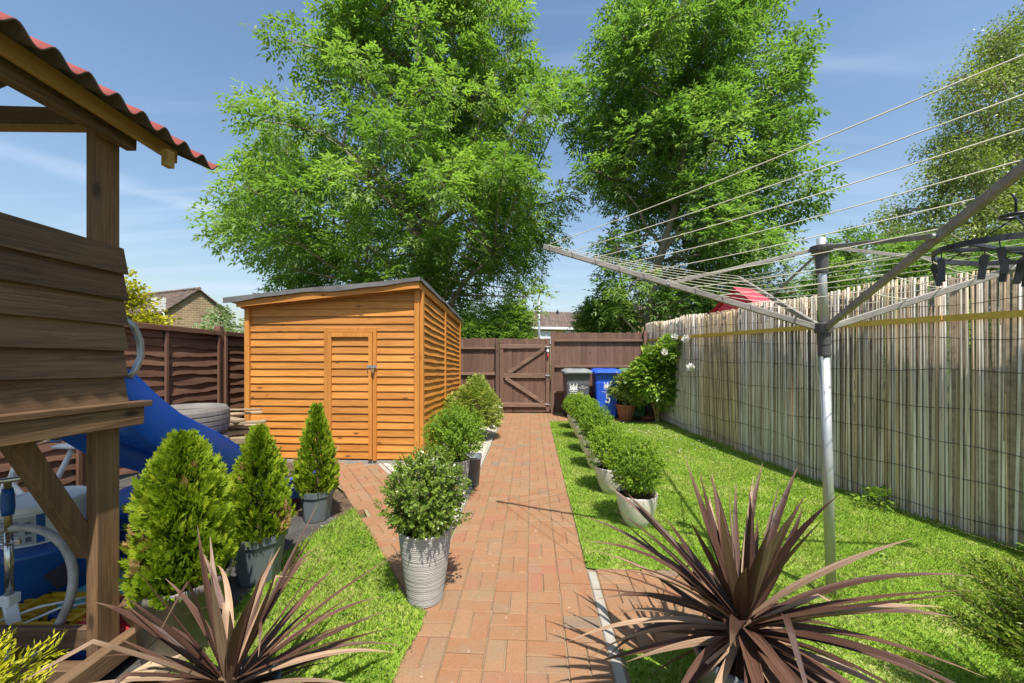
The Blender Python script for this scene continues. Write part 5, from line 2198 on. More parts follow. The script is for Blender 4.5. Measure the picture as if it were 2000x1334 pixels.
def conifer(name, label, x, y, pot_prof, pot_n, potm, z0, z1, rmax, nspray, size, seed, mat='thuja', tan=.03, group='conifers in dark pots', ph=0.0, nq=8, tip=.06):
    t = thing(name, label, 'potted plant', (x, y, 0), group)
    lathe_obj('pot', pot_prof, potm, t, pot_n, ph, smooth=pot_n > 12, c=(x, y, .002))
    zs_ = pot_prof[-1][1]
    lathe_obj('soil', [(pot_prof[-2][0], zs_ + .004), (.0, zs_ + .01)], M['soil'], t, max(12, pot_n), ph, c=(x, y, .002))
    mb_ = MB()
    mb_.tube([(x, y, zs_ - .02), (x + .01, y, (z0 + z1) / 2), (x, y, z1 - .05)], [.014, .010, .003], 7)
    part('trunk', mb_, M['twig'], t)
    sprig_cone(t, x, y, z0, z1, rmax, nspray, size, seed, mat, tan, nq, tip, .75, *((.55, .22) if rmax < .18 and z1 > 1.0 else (.72, .16)))
    return t


def sprig_cone(t, x, y, z0, z1, rmax, nspray, size, seed, mat, tan, nq=8, tip=.06, up=.75, expo=.72, lam=.14):
    r_ = np.random.default_rng(seed)
    h = r_.random(nspray) ** 1.25
    a = r_.uniform(0, 2 * np.pi, nspray)
    prof_r = rmax * np.minimum(1, (.72 + 1.6 * h)) * np.clip((1 - h), 0, 1) ** expo + tip * np.clip(1 - h, 0, .3)
    lump = 1 + lam * np.sin(a * 4 + h * 11 + seed) * np.sin(h * 17 + a * 2) + .08 * np.sin(a * 9 - h * 23)
    rr = prof_r * lump * (r_.random(nspray) ** .28)
    pos = np.stack([x + np.cos(a) * rr, y + np.sin(a) * rr, z0 + (z1 - z0) * h], 1)
    out = np.stack([np.cos(a), np.sin(a), np.full(nspray, up) + h * .8], 1) + r_.normal(0, .28, (nspray, 3))
    out = norm(out)
    # flat fans standing edge-on, as thuja sprays do
    tang = np.stack([-np.sin(a), np.cos(a), np.zeros(nspray)], 1) + r_.normal(0, .5, (nspray, 3))
    nrm = norm(tang)
    side = norm(np.cross(out, nrm))
    Q, T = [], []
    S = size * r_.uniform(.65, 1.25, nspray)
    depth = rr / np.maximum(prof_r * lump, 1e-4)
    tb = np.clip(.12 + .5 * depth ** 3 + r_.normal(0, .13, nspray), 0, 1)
    for k in range(nq):
        if k == nq - 1:
            d, b0 = out, pos + out * (S * .3)[:, None]
            L = S * .75
        else:
            s_ = -1 if k % 2 else 1
            tpos = .05 + .62 * (k // 2) / max(1, (nq - 2) // 2)
            d = out * .85 + side * s_ * (.75 - .25 * tpos) + r_.normal(0, .12, (nspray, 3))
            b0 = pos + out * (S * tpos)[:, None]
            L = S * (.55 - .25 * tpos)
        Q.append(leaf_quads(b0, d, nrm, L, L * .36, -.04))
        T.append(np.clip(tb + .12 * (k / nq) + r_.normal(0, .05, nspray), 0, 1))
    Q, T = np.stack(Q, 1), np.stack(T, 1)
    cl_ = np.sin(a * 2.0 + seed) * np.sin(h * 7 + seed * 1.7) + .35 * r_.normal(0, 1, nspray) - h * .6
    brown = cl_ > np.quantile(cl_, 1 - tan) if tan > 0 else np.zeros(nspray, bool)
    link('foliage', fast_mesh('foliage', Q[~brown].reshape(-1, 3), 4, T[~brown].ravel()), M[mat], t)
    if brown.any():
        link('browned_foliage', fast_mesh('browned_foliage', Q[brown].reshape(-1, 3), 4, T[brown].ravel()), M['thujatan'], t)


def simple_pot(rt, rb, h, lip=.012):
    return [(.0, 0), (rb, 0), (rb + .004, .01), (rt - .01, h - .05), (rt + lip * .2, h - .048), (rt + lip * .5, h), (rt - .008, h), (rt - .016, h - .04), (.0, h - .04)]


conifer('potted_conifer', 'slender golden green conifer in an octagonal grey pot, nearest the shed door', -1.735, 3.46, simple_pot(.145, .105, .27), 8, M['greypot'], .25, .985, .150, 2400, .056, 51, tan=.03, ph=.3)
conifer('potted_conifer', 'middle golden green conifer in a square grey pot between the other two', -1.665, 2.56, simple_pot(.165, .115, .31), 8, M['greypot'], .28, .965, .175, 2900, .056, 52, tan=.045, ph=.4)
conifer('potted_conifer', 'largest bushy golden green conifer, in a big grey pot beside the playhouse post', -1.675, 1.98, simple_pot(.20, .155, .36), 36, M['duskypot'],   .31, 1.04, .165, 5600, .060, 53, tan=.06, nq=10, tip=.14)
# foreground sprigs
fg = thing('golden_conifer', 'yellow tipped dwarf conifer at the bottom left corner', 'shrub', (-1.64, 1.12, 0))
mb = MB()
mb.tube([(-1.64, 1.12, 0), (-1.64, 1.12, .42)], [.02, .006], 7)
part('trunk', mb, M['twig'], fg)


def sprig_branch(p0, d, L, r_, nl, size):
    """a feathery branch: side shoots each set with scale leaves"""
    Q, T = [], []
    d = np.array(d) / np.linalg.norm(d)
    ref = np.cross(d, r_.normal(size=3))
    ref /= np.linalg.norm(ref)
    oth = np.cross(d, ref)
    for k in range(nl):
        t = .2 + .8 * k / nl
        s_ = -1 if k % 2 else 1
        sd_ = ref * s_ + oth * r_.normal(0, .35)
        dd = d * .9 + sd_ * .75
        dd /= np.linalg.norm(dd)
        b = np.array(p0) + d * L * t + np.array([0, 0, -.1 * L * t * t])
        sl_ = size * (1.15 - .6 * t) * r_.uniform(.8, 1.2)
        m_ = 7
        for j in range(m_):
            f = j / m_
            s2 = -1 if j % 2 else 1
            e = dd * .9 + np.cross(dd, oth) * s2 * .5 + r_.normal(0, .12, 3)
            Q.append((b + dd * sl_ * f, e, .42 * sl_ * (1.1 - .5 * f), .5 + .5 * f * t + r_.normal(0, .1)))
    return Q


def sprig_bush(root_, centre, specs, mat, seed, nl=16):
    r_ = np.random.default_rng(seed)
    allq = []
    mb_ = MB()
    for (d, L, size) in specs:
        p0 = np.array(centre) + r_.normal(0, .025, 3)
        q = sprig_branch(p0, d, L, r_, nl, size)
        allq += q
        dn = np.array(d) / np.linalg.norm(d)
        mb_.tube([Vector(p0), Vector(p0 + dn * L * .6 + np.array([0, 0, -.036 * L])), Vector(p0 + dn * L + np.array([0, 0, -.1 * L]))], [.0035, .0025, .001], 5)
    part('stems', mb_, M['twig'], root_)
    b = np.array([q[0] for q in allq])
    e = np.array([q[1] for q in allq])
    L = np.array([q[2] for q in allq])
    T = np.clip(np.array([q[3] for q in allq]) , 0, 1)
    Q = leaf_quads(b, e, unit(len(b)), L, L * .30, 0)
    Q2 = leaf_quads(b, e, unit(len(b)), L, L * .30, 0)
    link('foliage', fast_mesh('foliage', np.concatenate([Q, Q2]).reshape(-1, 3), 4, np.concatenate([T, T])), M[mat], root_)


R = random.Random(5)
specs = []
for k in range(20):
    a = R.uniform(0, 6.28)
    el = R.uniform(.1, 1.2)
    specs.append(((math.cos(a) * math.cos(el), math.sin(a) * math.cos(el), math.sin(el)), R.uniform(.16, .27), R.uniform(.08, .11)))
sprig_bush(fg, (-1.645, 1.12, .40), specs, 'golden', 5)
dk = thing('dark_conifer', 'feathery dark green conifer at the bottom right corner', 'shrub', (2.12, 1.42, 0))
mb = MB()
mb.tube([(2.12, 1.42, 0), (2.12, 1.42, .7)], [.03, .006], 7)
part('trunk', mb, M['twig'], dk)
specs = []
for k in range(120):
    a = R.uniform(0, 6.28)
    el = R.uniform(.25, 1.35)
    specs.append(((math.cos(a) * math.cos(el), math.sin(a) * math.cos(el), math.sin(el)), R.uniform(.25, .50), R.uniform(.06, .10)))
sprig_bush(dk, (2.12, 1.42, .28), specs, 'darkthuja', 6, 22)

# ------------------------------------------------------------------ cordylines


def cordyline(label, x, y, zc, n_leaf, Lr, seed, potr, poth, wr=(.026, .050), lean=(0, 0)):
    R = random.Random(seed)
    t = thing('cordyline', label, 'plant', (x, y, 0), 'purple cordylines in the foreground')
    lathe_obj('pot', simple_pot(potr, potr * .75, poth), M['greypot'], t, 32, c=(x, y, .002))
    lathe_obj('soil', [(potr - .02, poth - .03), (.0, poth - .02)], M['soil'], t, 24, c=(x, y, .002))
    mb_ = MB()
    mb_.tube([(x, y, poth - .05), (x, y, zc)], [.035, .03], 9)
    part('stem', mb_, M['twig'], t)
    for k in range(n_leaf):
        f = (k + .5) / n_leaf
        az = k * 2.39996 + R.uniform(-.35, .35)
        # inner leaves stand up, outer ones arch over
        el = math.radians(80 - 95 * f ** .68 + R.uniform(-13, 13))
        if f > .93:
            el = math.radians(R.uniform(-60, -25))
        L = R.uniform(*Lr) * (.80 + .28 * math.sin(math.pi * min(1, f * 1.1)))
        wmax = R.uniform(*wr)
        bend = (R.uniform(.25, .9) if f > .3 else R.uniform(.0, .35)) * (1.1 if R.random() < .15 else .7)
        d = Vector((math.cos(az) * math.cos(el) + lean[0] * .3, math.sin(az) * math.cos(el) + lean[1] * .3, math.sin(el))).normalized()
        base = Vector((x + math.cos(az) * .02, y + math.sin(az) * .02, zc - .10 * f + R.uniform(-.02, .02)))
        side = d.cross(Vector((0, 0, 1)))
        if side.length < .05:
            side = Vector((math.sin(az), -math.cos(az), 0))
        side.normalize()
        tw = R.uniform(-.5, .5)
        swerve = R.uniform(-.6, .6)
        ns_ = 11
        V, F, al, ac = [], [], [], []
        p = base.copy()
        crease = R.random() < .16
        cp = R.randrange(5, 9)
        for i in range(ns_ + 1):
            s_ = i / ns_
            up = side.cross(d).normalized()
            tws = tw * s_
            sv_ = (side * math.cos(tws) + up * math.sin(tws))
            uv_ = (up * math.cos(tws) - side * math.sin(tws))
            w = wmax * (min(1, .45 + 2.2 * s_) if s_ < .25 else 1) * (1 - max(0, (s_ - .35) / .65) ** 1.6)
            w = max(w, .0012)
            fold = .28 * w * (1 - s_ * .6)
            V += [p - sv_ * w / 2 + uv_ * fold, p, p + sv_ * w / 2 + uv_ * fold]
            al += [s_, s_, s_]
            ac += [-1, 0, 1]
            d = (d + Vector((0, 0, -bend * .155 * (.3 + s_))) + side * swerve * .05).normalized()
            if crease and i == cp:
                d = (d + Vector((0, 0, -1.1)) + side * R.uniform(-.6, .6)).normalized()
            p = p + d * L / ns_
            side = (side - d * side.dot(d)).normalized()
        for i in range(ns_):
            q = i * 3
            F += [(q, q + 1, q + 4, q + 3), (q + 1, q + 2, q + 5, q + 4)]
        me_ = bpy.data.meshes.new('leaf')
        me_.from_pydata([tuple(v) for v in V], [], F)
        me_.update()
        for nm, arr in (('along', al), ('across', ac)):
            at_ = me_.attributes.new(nm, 'FLOAT', 'POINT')
            at_.data.foreach_set('value', arr)
        link('leaf', me_, M['cordyline_pale' if R.random() < .27 else 'cordyline'], t, smooth=True)
    return t


cordyline('purple bronze cordyline in the left foreground before the big conifer', -1.02, 1.40, .33, 96, (.46, .66), 3, .16, .27, (.018, .036))
cordyline('larger purple bronze cordyline in the right foreground before the lawn', .90, 1.52, .46, 118, (.54, .74), 8, .17, .33, (.024, .050))

# ------------------------------------------------------------------ wheelie bins and rose corner


def rrect(cx, cy, w, d, r, z, rot=0.0, n_=5):
    P = []
    for (sx, sy, a0) in ((1, 1, 0), (-1, 1, 90), (-1, -1, 180), (1, -1, 270)):
        for i in range(n_):
            a = math.radians(a0 + 90 * i / (n_ - 1))
            P.append(Vector((sx * (w / 2 - r) + r * math.cos(a), sy * (d / 2 - r) + r * math.sin(a), 0)))
    Rm = Matrix.Rotation(rot, 3, 'Z')
    return [Rm @ p + Vector((cx, cy, z)) for p in P]


def text_mesh(body, size, ex=.001, bold=False):
    cu = bpy.data.curves.new('lettering', 'FONT')
    cu.body = body
    cu.size = size
    cu.align_x = 'CENTER'
    cu.align_y = 'CENTER'
    cu.extrude = ex
    if bold:
        cu.offset = size * .035
    ob = bpy.data.objects.new('lettering', cu)
    COL.objects.link(ob)
    dg = bpy.context.evaluated_depsgraph_get()
    me = bpy.data.meshes.new_from_object(ob.evaluated_get(dg))
    bpy.data.objects.remove(ob)
    bpy.data.curves.remove(cu)
    me.name = 'lettering'
    me.materials.clear()
    return me


def bin_(label, v, u, bodym, lidm, rot, H=1.06):
    c = g(v, u)
    t = thing('wheelie_bin', label, 'bin', c, 'wheelie bins by the back fence')
    rz = A_G + rot
    w0, d0, w1, d1 = .44, .44, .56, .56
    mb_ = MB()
    mb_.loft([rrect(c.x, c.y, w0 - .03, d0 - .03, .05, .03, rz), rrect(c.x, c.y, w0, d0, .05, .05, rz), rrect(c.x, c.y, w0 + .085, d0 + .085, .05, .78, rz),
              rrect(c.x, c.y, w0 + .075, d0 + .075, .05, .80, rz), rrect(c.x, c.y, w1 - .02, d1 - .02, .05, .955, rz), rrect(c.x, c.y, w1 + .02, d1 + .02, .05, .96, rz), rrect(c.x, c.y, w1 + .02, d1 + .02, .05, .985, rz)])
    part('bin_body', mb_, bodym, t)
    mb_ = MB()
    Rm = Matrix.Rotation(rz, 3, 'Z')
    off = Rm @ Vector((0, -.012, 0))
    mb_.loft([rrect(c.x + off.x, c.y + off.y, w1 + .06, d1 + .06, .06, .985, rz), rrect(c.x + off.x, c.y + off.y, w1 + .065, d1 + .065, .06, 1.03, rz), rrect(c.x + off.x, c.y + off.y, w1 + .03, d1 + .03, .06, 1.045, rz),
              rrect(c.x, c.y, w1 - .10, d1 - .08, .06, 1.085, rz)])
    ld = part('lid', mb_, lidm, t)
    mb_ = MB()
    mb_.box(c + Rm @ Vector((0, -.15, 1.07)), (.22, .2, .03), Rm)
    mb_.box(c + Rm @ Vector((0, -.335, 1.012)), (.5, .02, .02), Rm)
    part('lid_rib', mb_, lidm, ld, bevel=.006)
    for s_ in (-1, 1):
        mb_ = MB()
        q = c + Rm @ Vector((.22 * s_, .22, .10))
        P = [q + Rm @ Vector((0, .07 * math.cos(2 * math.pi * i / 20), .07 * math.sin(2 * math.pi * i / 20))) for i in range(21)]
        mb_.tube(P, .03, 8, False)
        part('wheel', mb_, M['blackrubber'], t, smooth=True)
    fy0, fy1 = -(d0 / 2), -(d0 + .085) / 2
    tilt = math.atan2(.0425, .73)

    def face(xo, z, out=.004):
        yy = fy0 + (fy1 - fy0) * (z - .05) / .73 - out
        return c + Rm @ Vector((xo, yy, z))
    Rf = Rm @ Matrix.Rotation(math.pi / 2 - 0 + tilt, 3, 'X')

    def put_text(s, xo, z, size, bold=False, sx=1.0):
        me_ = text_mesh(s, size, .001, bold)
        M4 = Matrix.Translation(face(xo, z)) @ Rf.to_4x4() @ Matrix.Diagonal((sx, 1, 1, 1))
        me_.transform(M4)
        return link('lettering', me_, M['print'], t)

    def crest(xo, z, s):
        mb2_ = MB()

        def poly(pts):
            n_ = len(pts)
            A_ = [face(xo + px * s, z + pz * s, .0035) for px, pz in pts]
            B_ = [face(xo + px * s, z + pz * s, .0065) for px, pz in pts]
            mb2_.add(A_ + B_, [tuple(range(n_ - 1, -1, -1)), tuple(range(n_, 2 * n_))] + [(i, (i + 1) % n_, n_ + (i + 1) % n_, n_ + i) for i in range(n_)])
        poly([(-.16, .1), (.16, .1), (.16, -.2), (0, -.38), (-.16, -.2)])
        poly([(-.13, .14), (.13, .14), (.10, .30), (-.10, .30)])
        poly([(-.05, .32), (.05, .32), (.03, .5), (-.03, .5)])
        for qx, qz in ((-.24, .2), (.24, .2), (-.22, -.02), (.22, -.02), (-.34, -.18), (.34, -.18), (-.12, -.42), (.12, -.42), (-.38, .42), (.38, .42)):
            poly([(qx, qz - .07), (qx + .07, qz), (qx, qz + .07), (qx - .07, qz)])
        for sg_ in (-1, 1):
            poly([(sg_ * .20, -.28), (sg_ * .30, -.30), (sg_ * .44, .05), (sg_ * .34, .28), (sg_ * .26, .10)])
            poly([(sg_ * .40, -.35), (sg_ * .48, -.30), (sg_ * .46, -.05)])
            poly([(sg_ * .30, .30), (sg_ * .42, .22), (sg_ * .46, .36)])
        poly([(-.42, -.44), (0, -.5), (.42, -.44), (.42, -.38), (0, -.43), (-.42, -.38)])
        return part('crest', mb2_, M['print'], t)
    return t, put_text, crest, face, Rm


t1, txt, crest, face, Rm = bin_('dark grey wheelie bin with white crest and lettering, beside the gate', 1.00, 8.80, M['bingrey'], M['binlid'], .06)
crest(-.10, .68, .19)
for s_, z, w in (('EAST', .715, .028), ('NORTHAMPTONSHIRE', .69, .019), ('COUNCIL', .665, .024)):
    txt(s_, .10, z, w)
txt('NO HOT ASHES', -.03, .555, .040, True)
mb = MB()
pts = [face(.04 + .075 * math.copysign(min(1, abs(math.cos(a)) * 1.6), math.cos(a)), .49 + .028 * math.copysign(min(1, abs(math.sin(a)) * 1.6), math.sin(a)), .005) for a in [2 * math.pi * i / 28 for i in range(29)]]
mb.tube(pts, .0035, 5, False)
part('panel_outline', mb, M['print'], t1)
t2, txt, crest, face, Rm = bin_('bright blue wheelie bin with a white number 5 on its front', 1.66, 8.86, M['binblue'], M['binblue'], .0)
crest(.0, .72, .17)
for s_, z, w in (('EAST', .612, .032), ('NORTHAMPTONSHIRE', .588, .024), ('COUNCIL', .564, .028)):
    txt(s_, .0, z, w)
txt('5', .015, .435, .29, True, .8)
bin_('green wheelie bin mostly hidden behind the potted plant and rose', 2.28, 8.90, M['bingreen'], M['binlidgreen'], .0)

# terracotta pot plant
tp = thing('terracotta_pot_plant', 'leafy shrub in a fluted terracotta pot before the green bin', 'potted plant', (2.46, 8.42, 0))
mb = MB()
V, F = [], []
n = 48
prf = [(.0, .0, 0), (.125, .0, 0), (.13, .01, .006), (.19, .27, .009), (.195, .29, 0), (.215, .292, 0), (.215, .335, 0), (.195, .335, 0), (.185, .29, 0), (.0, .29, 0)]
for r_, z, am in prf:
    for k in range(n):
        a = 2 * math.pi * k / n
        rr = r_ + am * math.cos(a * 16)
        V.append((2.46 + rr * math.cos(a), 8.42 + rr * math.sin(a), z))
for i in range(len(prf) - 1):
    for k in range(n):
        F.append((i * n + k, i * n + (k + 1) % n, (i + 1) * n + (k + 1) % n, (i + 1) * n + k))
mb.add(V, F)
part('pot', mb, M['terracotta'], tp)
lathe_obj('soil', [(.185, .296), (.0, .305)], M['soil'], tp, 20, c=(2.46, 8.42, 0))
stems(tp, .29, .72, .36, 22, seed=4)


def bush_leaves(root_, c, rad, n_, ll, lw, mat, seed, pairs=2, rach=.07):
    global rng
    rng = np.random.default_rng(seed)
    u = unit(n_)
    p = u * (rng.random(n_) ** .42)[:, None] * np.array(rad) + np.array(c)
    p += .07 * np.stack([np.sin(p[:, 2] * 9 + seed), np.sin(p[:, 0] * 9), np.sin(p[:, 0] * 7 + p[:, 1] * 8)], 1)
    T0 = np.clip(rng.normal(.48, .22, n_), 0, 1)
    Q, T = sprays(p, u + np.array([0, 0, .25]), pairs, np.full(n_, rach), ll, lw, T0)
    return link('foliage', fast_mesh('foliage', Q.reshape(-1, 3), 4, np.clip(T, 0, 1)), M[mat], root_)


bush_leaves(tp, (2.62, 8.40, .70), (.52, .34, .27), 1100, .062, .036, 'leggy', 14)
mb = MB()
mb.lathe([(.0, 0), (.15, 0), (.17, .06), (.16, .06), (.14, .02), (.0, .02)], 28, (2.98, 8.55, 0))
tag(part('saucer', mb, M['terracotta'], smooth=True), 'shallow terracotta saucer on the soil under the rose', 'saucer')
mb = MB()
mb.lathe([(.0, 0), (.11, 0), (.15, .13), (.155, .15), (.14, .15), (.12, .03), (.0, .03)], 28, (2.75, 8.72, 0))
tag(part('low_pot', mb, M['terracotta'], smooth=True), 'low empty terracotta pot beside the saucer under the rose', 'pot')
rb = thing('rose_bush', 'bushy white flowered rose against the corner of the reed screen', 'rose bush', (3.02, 8.05, 0))
mb = MB()
R = random.Random(9)
for k in range(9):
    a = R.uniform(0, 6.28)
    mb.tube([(3.02 + R.uniform(-.05, .05), 8.05, 0), (3.0 + math.cos(a) * .1, 8.05 + math.sin(a) * .06, .4), (3.0 + math.cos(a) * .35, 8.0 + math.sin(a) * .2, R.uniform(.9, 1.5))], [.012, .009, .004], 6)
part('stems', mb, plain('cane', (.30, .22, .10), 0.8), rb)
bush_leaves(rb, (2.95, 7.95, 1.0), (.50, .38, .52), 1700, .082, .056, 'rose', 15)
bush_leaves(rb, (3.12, 7.85, .62), (.25, .22, .28), 350, .06, .045, 'rose', 16)
bush_leaves(rb, (3.06, 7.6, 1.52), (.20, .22, .22), 260, .06, .045, 'rose', 17)


def rose_flower(c, r_, seed):
    global rng
    rng = np.random.default_rng(seed)
    n_ = 46
    u = unit(n_)
    b = np.array(c) + u * r_ * .15
    Q = leaf_quads(b, u + rng.normal(0, .2, (n_, 3)), unit(n_), r_ * rng.uniform(.7, 1.05, n_), r_ * .85, -.1)
    link('flower', fast_mesh('flower', Q.reshape(-1, 3), 4, rng.random(n_)), M['petal'], rb)


for i, c in enumerate(((3.05, 7.3, 1.75), (3.13, 7.02, 1.70), (3.12, 6.8, 1.195), (2.90, 7.4, 1.45))):
    rose_flower(c, .075, 200 + i)
mb = MB()
mb.tube([(3.1, 7.8, .95), (3.15, 7.2, 1.1), (3.12, 6.82, 1.18)], .004, 5)
part('flower_cane', mb, M['twig'], rb)

# ------------------------------------------------------------------ rotary clothes line
HX, HY, ROT, AR, ZT, ZH = 1.85, 2.31, -.266, 1.687, 2.232, 1.637
rd = thing('rotary_clothes_line', 'rotary clothes line with a grey pole and four arms on the lawn', 'clothes line', (1.96, 2.37, 0))
base = Vector((1.945, 2.37, 0))
hub = Vector((HX, HY, ZH))
ax = (hub - base).normalized()


def pole_at(z):
    return base + (hub - base) * (z / ZH)


mb = MB()
mb.tube([pole_at(0), pole_at(1.50)], .0265, 20)
part('pole', mb, M['galv'], rd, smooth=True)
mb = MB()
mb.tube([pole_at(1.62), pole_at(2.16)], .0225, 20)
part('inner_pole', mb, M['galv'], rd, smooth=True)
mb = MB()
mb.tube([pole_at(1.465), pole_at(1.47), pole_at(1.53), pole_at(1.535), pole_at(1.60), pole_at(1.605), pole_at(1.66), pole_at(1.665)], [.031, .033, .031, .034, .034, .046, .048, .040], 20)
part('lower_hub', mb, M['hub'], rd)
mb = MB()
mb.tube([pole_at(1.955), pole_at(1.96), pole_at(2.06), pole_at(2.065), pole_at(2.085), pole_at(2.09), pole_at(2.115), pole_at(2.12)], [.029, .031, .032, .040, .052, .055, .055, .04], 20)
part('upper_hub', mb, M['hub'], rd)
dirs4 = []
tips = []
for k in range(4):
    a = ROT + math.pi + k * math.pi / 2
    d = Vector((math.cos(a), math.sin(a), 0))
    dirs4.append(d)
    tips.append(Vector((HX, HY, ZT)) + d * AR)
uh = pole_at(2.095)


def arm_at(k, t):
    return (hub + dirs4[k] * .04).lerp(tips[k], t)


for k in range(4):
    mb = MB()
    mb.beam(arm_at(k, 0), arm_at(k, 1), .022, .036)
    part('arm', mb, M['arm'], rd, bevel=.004)
    mb = MB()
    sdv = dirs4[k].cross(Vector((0, 0, 1)))
    mb.beam(uh + dirs4[k] * .045 + sdv * .017, arm_at(k, .50) + sdv * .017 + Vector((0, 0, .0)), .007, .022)
    part('strut', mb, M['arm'], rd, bevel=.002)
    mb = MB()
    mb.tube([arm_at(k, .5) - sdv * .018, arm_at(k, .5) + sdv * .026], .009, 10)
    for i in range(9):
        q = arm_at(k, .22 + .095 * i) + Vector((0, 0, .019))
        mb.box(q, (.012, .012, .01))
    part('rivets', mb, M['steel'], rd, kind='stuff')
for i in range(9):
    t = .22 + .095 * i
    mb = MB()
    for k in range(4):
        p0, p1 = arm_at(k, t) + Vector((0, 0, .022)), arm_at((k + 1) % 4, t) + Vector((0, 0, .022))
        pts = [p0.lerp(p1, f / 8) + Vector((0, 0, -.010 * math.sin(math.pi * f / 8) * (p1 - p0).length)) for f in range(9)]
        mb.tube(pts, .0024, 5, False)
    part('line', mb, M['cord'], rd)
# peg hanger
hk = Vector((1.73, 1.345, 2.02))
pg = thing('peg_hanger', 'black oval peg hanger hooked on the clothes line', 'peg hanger', (1.76, 1.36, 1.85))
cz_ = 1.85
cx0, cy0 = 1.785, 1.36
mb = MB()
mb.tube([hk + Vector((0, 0, .02)), hk + Vector((.012, 0, .0)), hk + Vector((.012, 0, -.05))], .004, 6)
mb.ring(hk + Vector((.012, 0, -.055)), .035, .007, 20, 6)
part('hook', mb, M['blackplastic'], pg, smooth=True)
Rg = Matrix.Rotation(.35, 3, 'Z')


def hp_(x, y, z=0.0):
    q = Rg @ Vector((x, y, 0))
    return Vector((cx0 + q.x, cy0 + q.y, cz_ + z))


mb = MB()
P = [hp_(.31 * math.cos(2 * math.pi * i / 48), .19 * math.sin(2 * math.pi * i / 48)) for i in range(49)]
loops = []
for i, p in enumerate(P):
    o_ = Vector((p.x - cx0, p.y - cy0, 0)).normalized()
    loops.append([p - o_ * .004 - Vector((0, 0, .009)), p + o_ * .006 - Vector((0, 0, .009)), p + o_ * .006 + Vector((0, 0, .009)), p - o_ * .004 + Vector((0, 0, .009))])
mb.loft(loops, False)
part('rim', mb, M['blackplastic'], pg)
for (a, b) in (((-.30, .02), (.30, .02)), ((-.22, -.125), (.26, .09)), ((-.26, .10), (.22, -.13))):
    mb = MB()
    mb.beam(hp_(a[0], a[1]), hp_(b[0], b[1]), .009, .014)
    part('cross_bar', mb, M['blackplastic'], pg, bevel=.002)
for (x, y) in ((-.26, -.10), (.25, -.11), (.0, .19)):
    mb = MB()
    p0, p1 = hk + Vector((.012, 0, -.06)), hp_(x, y)
    n_ = 8
    for i in range(n_):
        a, b = p0.lerp(p1, i / n_), p0.lerp(p1, (i + .8) / n_)
        mb.tube([a, b], .0028, 5)
    part('chain', mb, M['blackplastic'], pg)
pegs = [(-.30, -.05), (-.25, -.11), (-.17, -.16), (-.08, -.18), (.03, -.19), (.13, -.17), (-.20, .02), (-.06, .02), (.06, .02), (-.12, -.08), (-.26, .10), (-.15, .165), (.18, .04), (.02, -.06)]


def peg_geo():
    mb_ = MB()
    for s_ in (-1, 1):
        mb_.hexa([(-.008, s_ * .002, -.075), (.008, s_ * .002, -.075), (.008, s_ * .008, -.075), (-.008, s_ * .008, -.075)],
                 [(-.008, s_ * .002, -.035), (.008, s_ * .002, -.035), (.008, s_ * .009, -.035), (-.008, s_ * .009, -.035)])
        mb_.hexa([(-.008, s_ * .003, -.035), (.008, s_ * .003, -.035), (.008, s_ * .009, -.035), (-.008, s_ * .009, -.035)],
                 [(-.009, s_ * .009, .005), (.009, s_ * .009, .005), (.009, s_ * .014, .005), (-.009, s_ * .014, .005)])
    mb_.ring((0, 0, -.035), .009, .002, 12, 5, 'X')
    mb_.tube([(0, 0, -.03), (0, 0, .028)], .0018, 5)
    return mb_


mbp = peg_geo()
pm = bpy.data.meshes.new('peg')
pm.from_pydata([tuple(v) for v in mbp.v], [], mbp.f)
pm.materials.append(M['blackplastic'])
for i, (x, y) in enumerate(pegs):
    o = bpy.data.objects.new('peg', pm)
    COL.objects.link(o)
    o.parent = pg
    o.location = hp_(x, y, -.036) - Vector(pg.location)
    o.rotation_euler = (random.uniform(-.12, .12), random.uniform(-.2, .2), random.uniform(0, 3.1))

# timber edging plank by the playhouse foot
mb = MB()
mb.beam((-1.78, 1.50, .03), (-1.56, 1.98, .03), .09, .05)
tag(part('timber_plank', mb, M['scrap'], bevel=.004), 'pale timber plank on the ground beside the playhouse sill', 'timber')
# weeds along the reed screen
for i, (s_, lab) in enumerate(((5.6, 'small green weed growing at the foot of the reed screen, left one'), (6.75, 'small green weed at the foot of the reed screen near the right edge'))):
    p, d = reed_at(s_)
    wt = thing('weed', lab, 'plant', (p.x - .08, p.y, 0), 'weeds at the foot of the screen')
    bush_leaves(wt, (p.x - .08, p.y, .10), (.13, .13, .10), 90, .045, .022, 'rose', 300 + i)

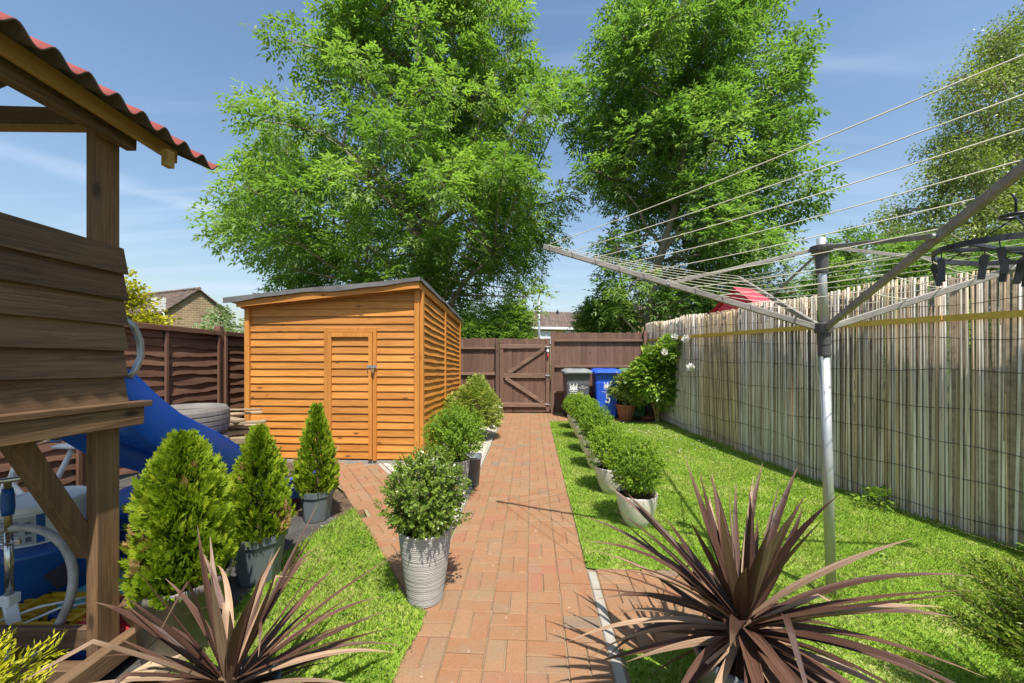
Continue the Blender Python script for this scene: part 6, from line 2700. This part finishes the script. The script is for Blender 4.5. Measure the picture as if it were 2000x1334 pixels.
# white petals and dry leaves fallen on the lawn near the rose, litter on the slabs
rng = np.random.default_rng(404)
n = 70
pp = np.stack([rng.uniform(1.9, 3.15, n), rng.uniform(5.6, 8.0, n), np.full(n, .034)], 1)
Q = leaf_quads(pp, unit(n) * (1, 1, .1), np.tile((0, 0, 1.0), (n, 1)), .035, .025, 0)
link('petals', fast_mesh('petals', Q.reshape(-1, 3), 4, rng.random(n)), M['petal'], kind='stuff')
n = 420
pp = np.stack([rng.uniform(-3.4, -1.5, n), rng.uniform(1.3, 4.6, n), np.full(n, .006)], 1)
Q = leaf_quads(pp, unit(n) * (1, 1, .1), np.tile((0, 0, 1.0), (n, 1)) + rng.normal(0, .3, (n, 3)), rng.uniform(.008, .03, n), .008, 0)
link('leaf_litter', fast_mesh('leaf_litter', Q.reshape(-1, 3), 4, rng.random(n)), M['thujatan'], kind='stuff')

# clover and plantain growing in the lawn
for poly_, cnt in ((LAWN_R, 150), (LAWN_L, 60)):
    pa = np.array(poly_)
    lo, hi = pa.min(0), pa.max(0)
    lo[1] = 1.6
    cc = rng.uniform(lo, hi, (cnt, 2))
    cc = cc[inpoly(cc, [tuple(p) for p in poly_])]
    m_ = 26
    off = rng.normal(0, 1, (len(cc), m_, 2)) * rng.uniform(.015, .05, (len(cc), 1, 1))
    pp = (cc[:, None] + off).reshape(-1, 2)
    pp = pp[inpoly(pp, [tuple(p) for p in poly_])]
    n = len(pp)
    P3 = np.stack([pp[:, 0], pp[:, 1], rng.uniform(.012, .03, n)], 1)
    Q = leaf_quads(P3, unit(n) * (1, 1, .25), np.tile((0, 0, 1.0), (n, 1)) + rng.normal(0, .25, (n, 3)), rng.uniform(.014, .03, n), rng.uniform(.010, .018, n), 0)
    link('clover', fast_mesh('clover', Q.reshape(-1, 3), 4, rng.uniform(0, .6, n)), M['rose'], kind='stuff')

# longer tufts left by the mower along the reed screen and round the pole
n = 2600
sv = rng.uniform(0, cum[-1] - 1.0, n)
bp_ = np.array([tuple(reed_at(x)[0])[:2] for x in sv]) + np.stack([-np.abs(rng.normal(.03, .03, n)), np.zeros(n)], 1)
pb = rng.normal(0, .05, (140, 2)) + np.array([1.945, 2.37])
bp_ = np.concatenate([bp_, pb])
n = len(bp_)
h = rng.uniform(.03, .10, n) * (.6 + .5 * np.sin(bp_[:, 1] * 6) ** 2)
P3 = np.concatenate([bp_, np.zeros((n, 1))], 1)
dd = np.stack([rng.normal(-.1, .4, n), rng.normal(0, .4, n), np.ones(n)], 1)
Q = leaf_quads(P3, dd, unit(n), h, .006, .25)
link('grass', fast_mesh('grass', Q.reshape(-1, 3), 4, np.clip(rng.normal(.45, .25, n), 0, 1)), M['grass'], kind='stuff')
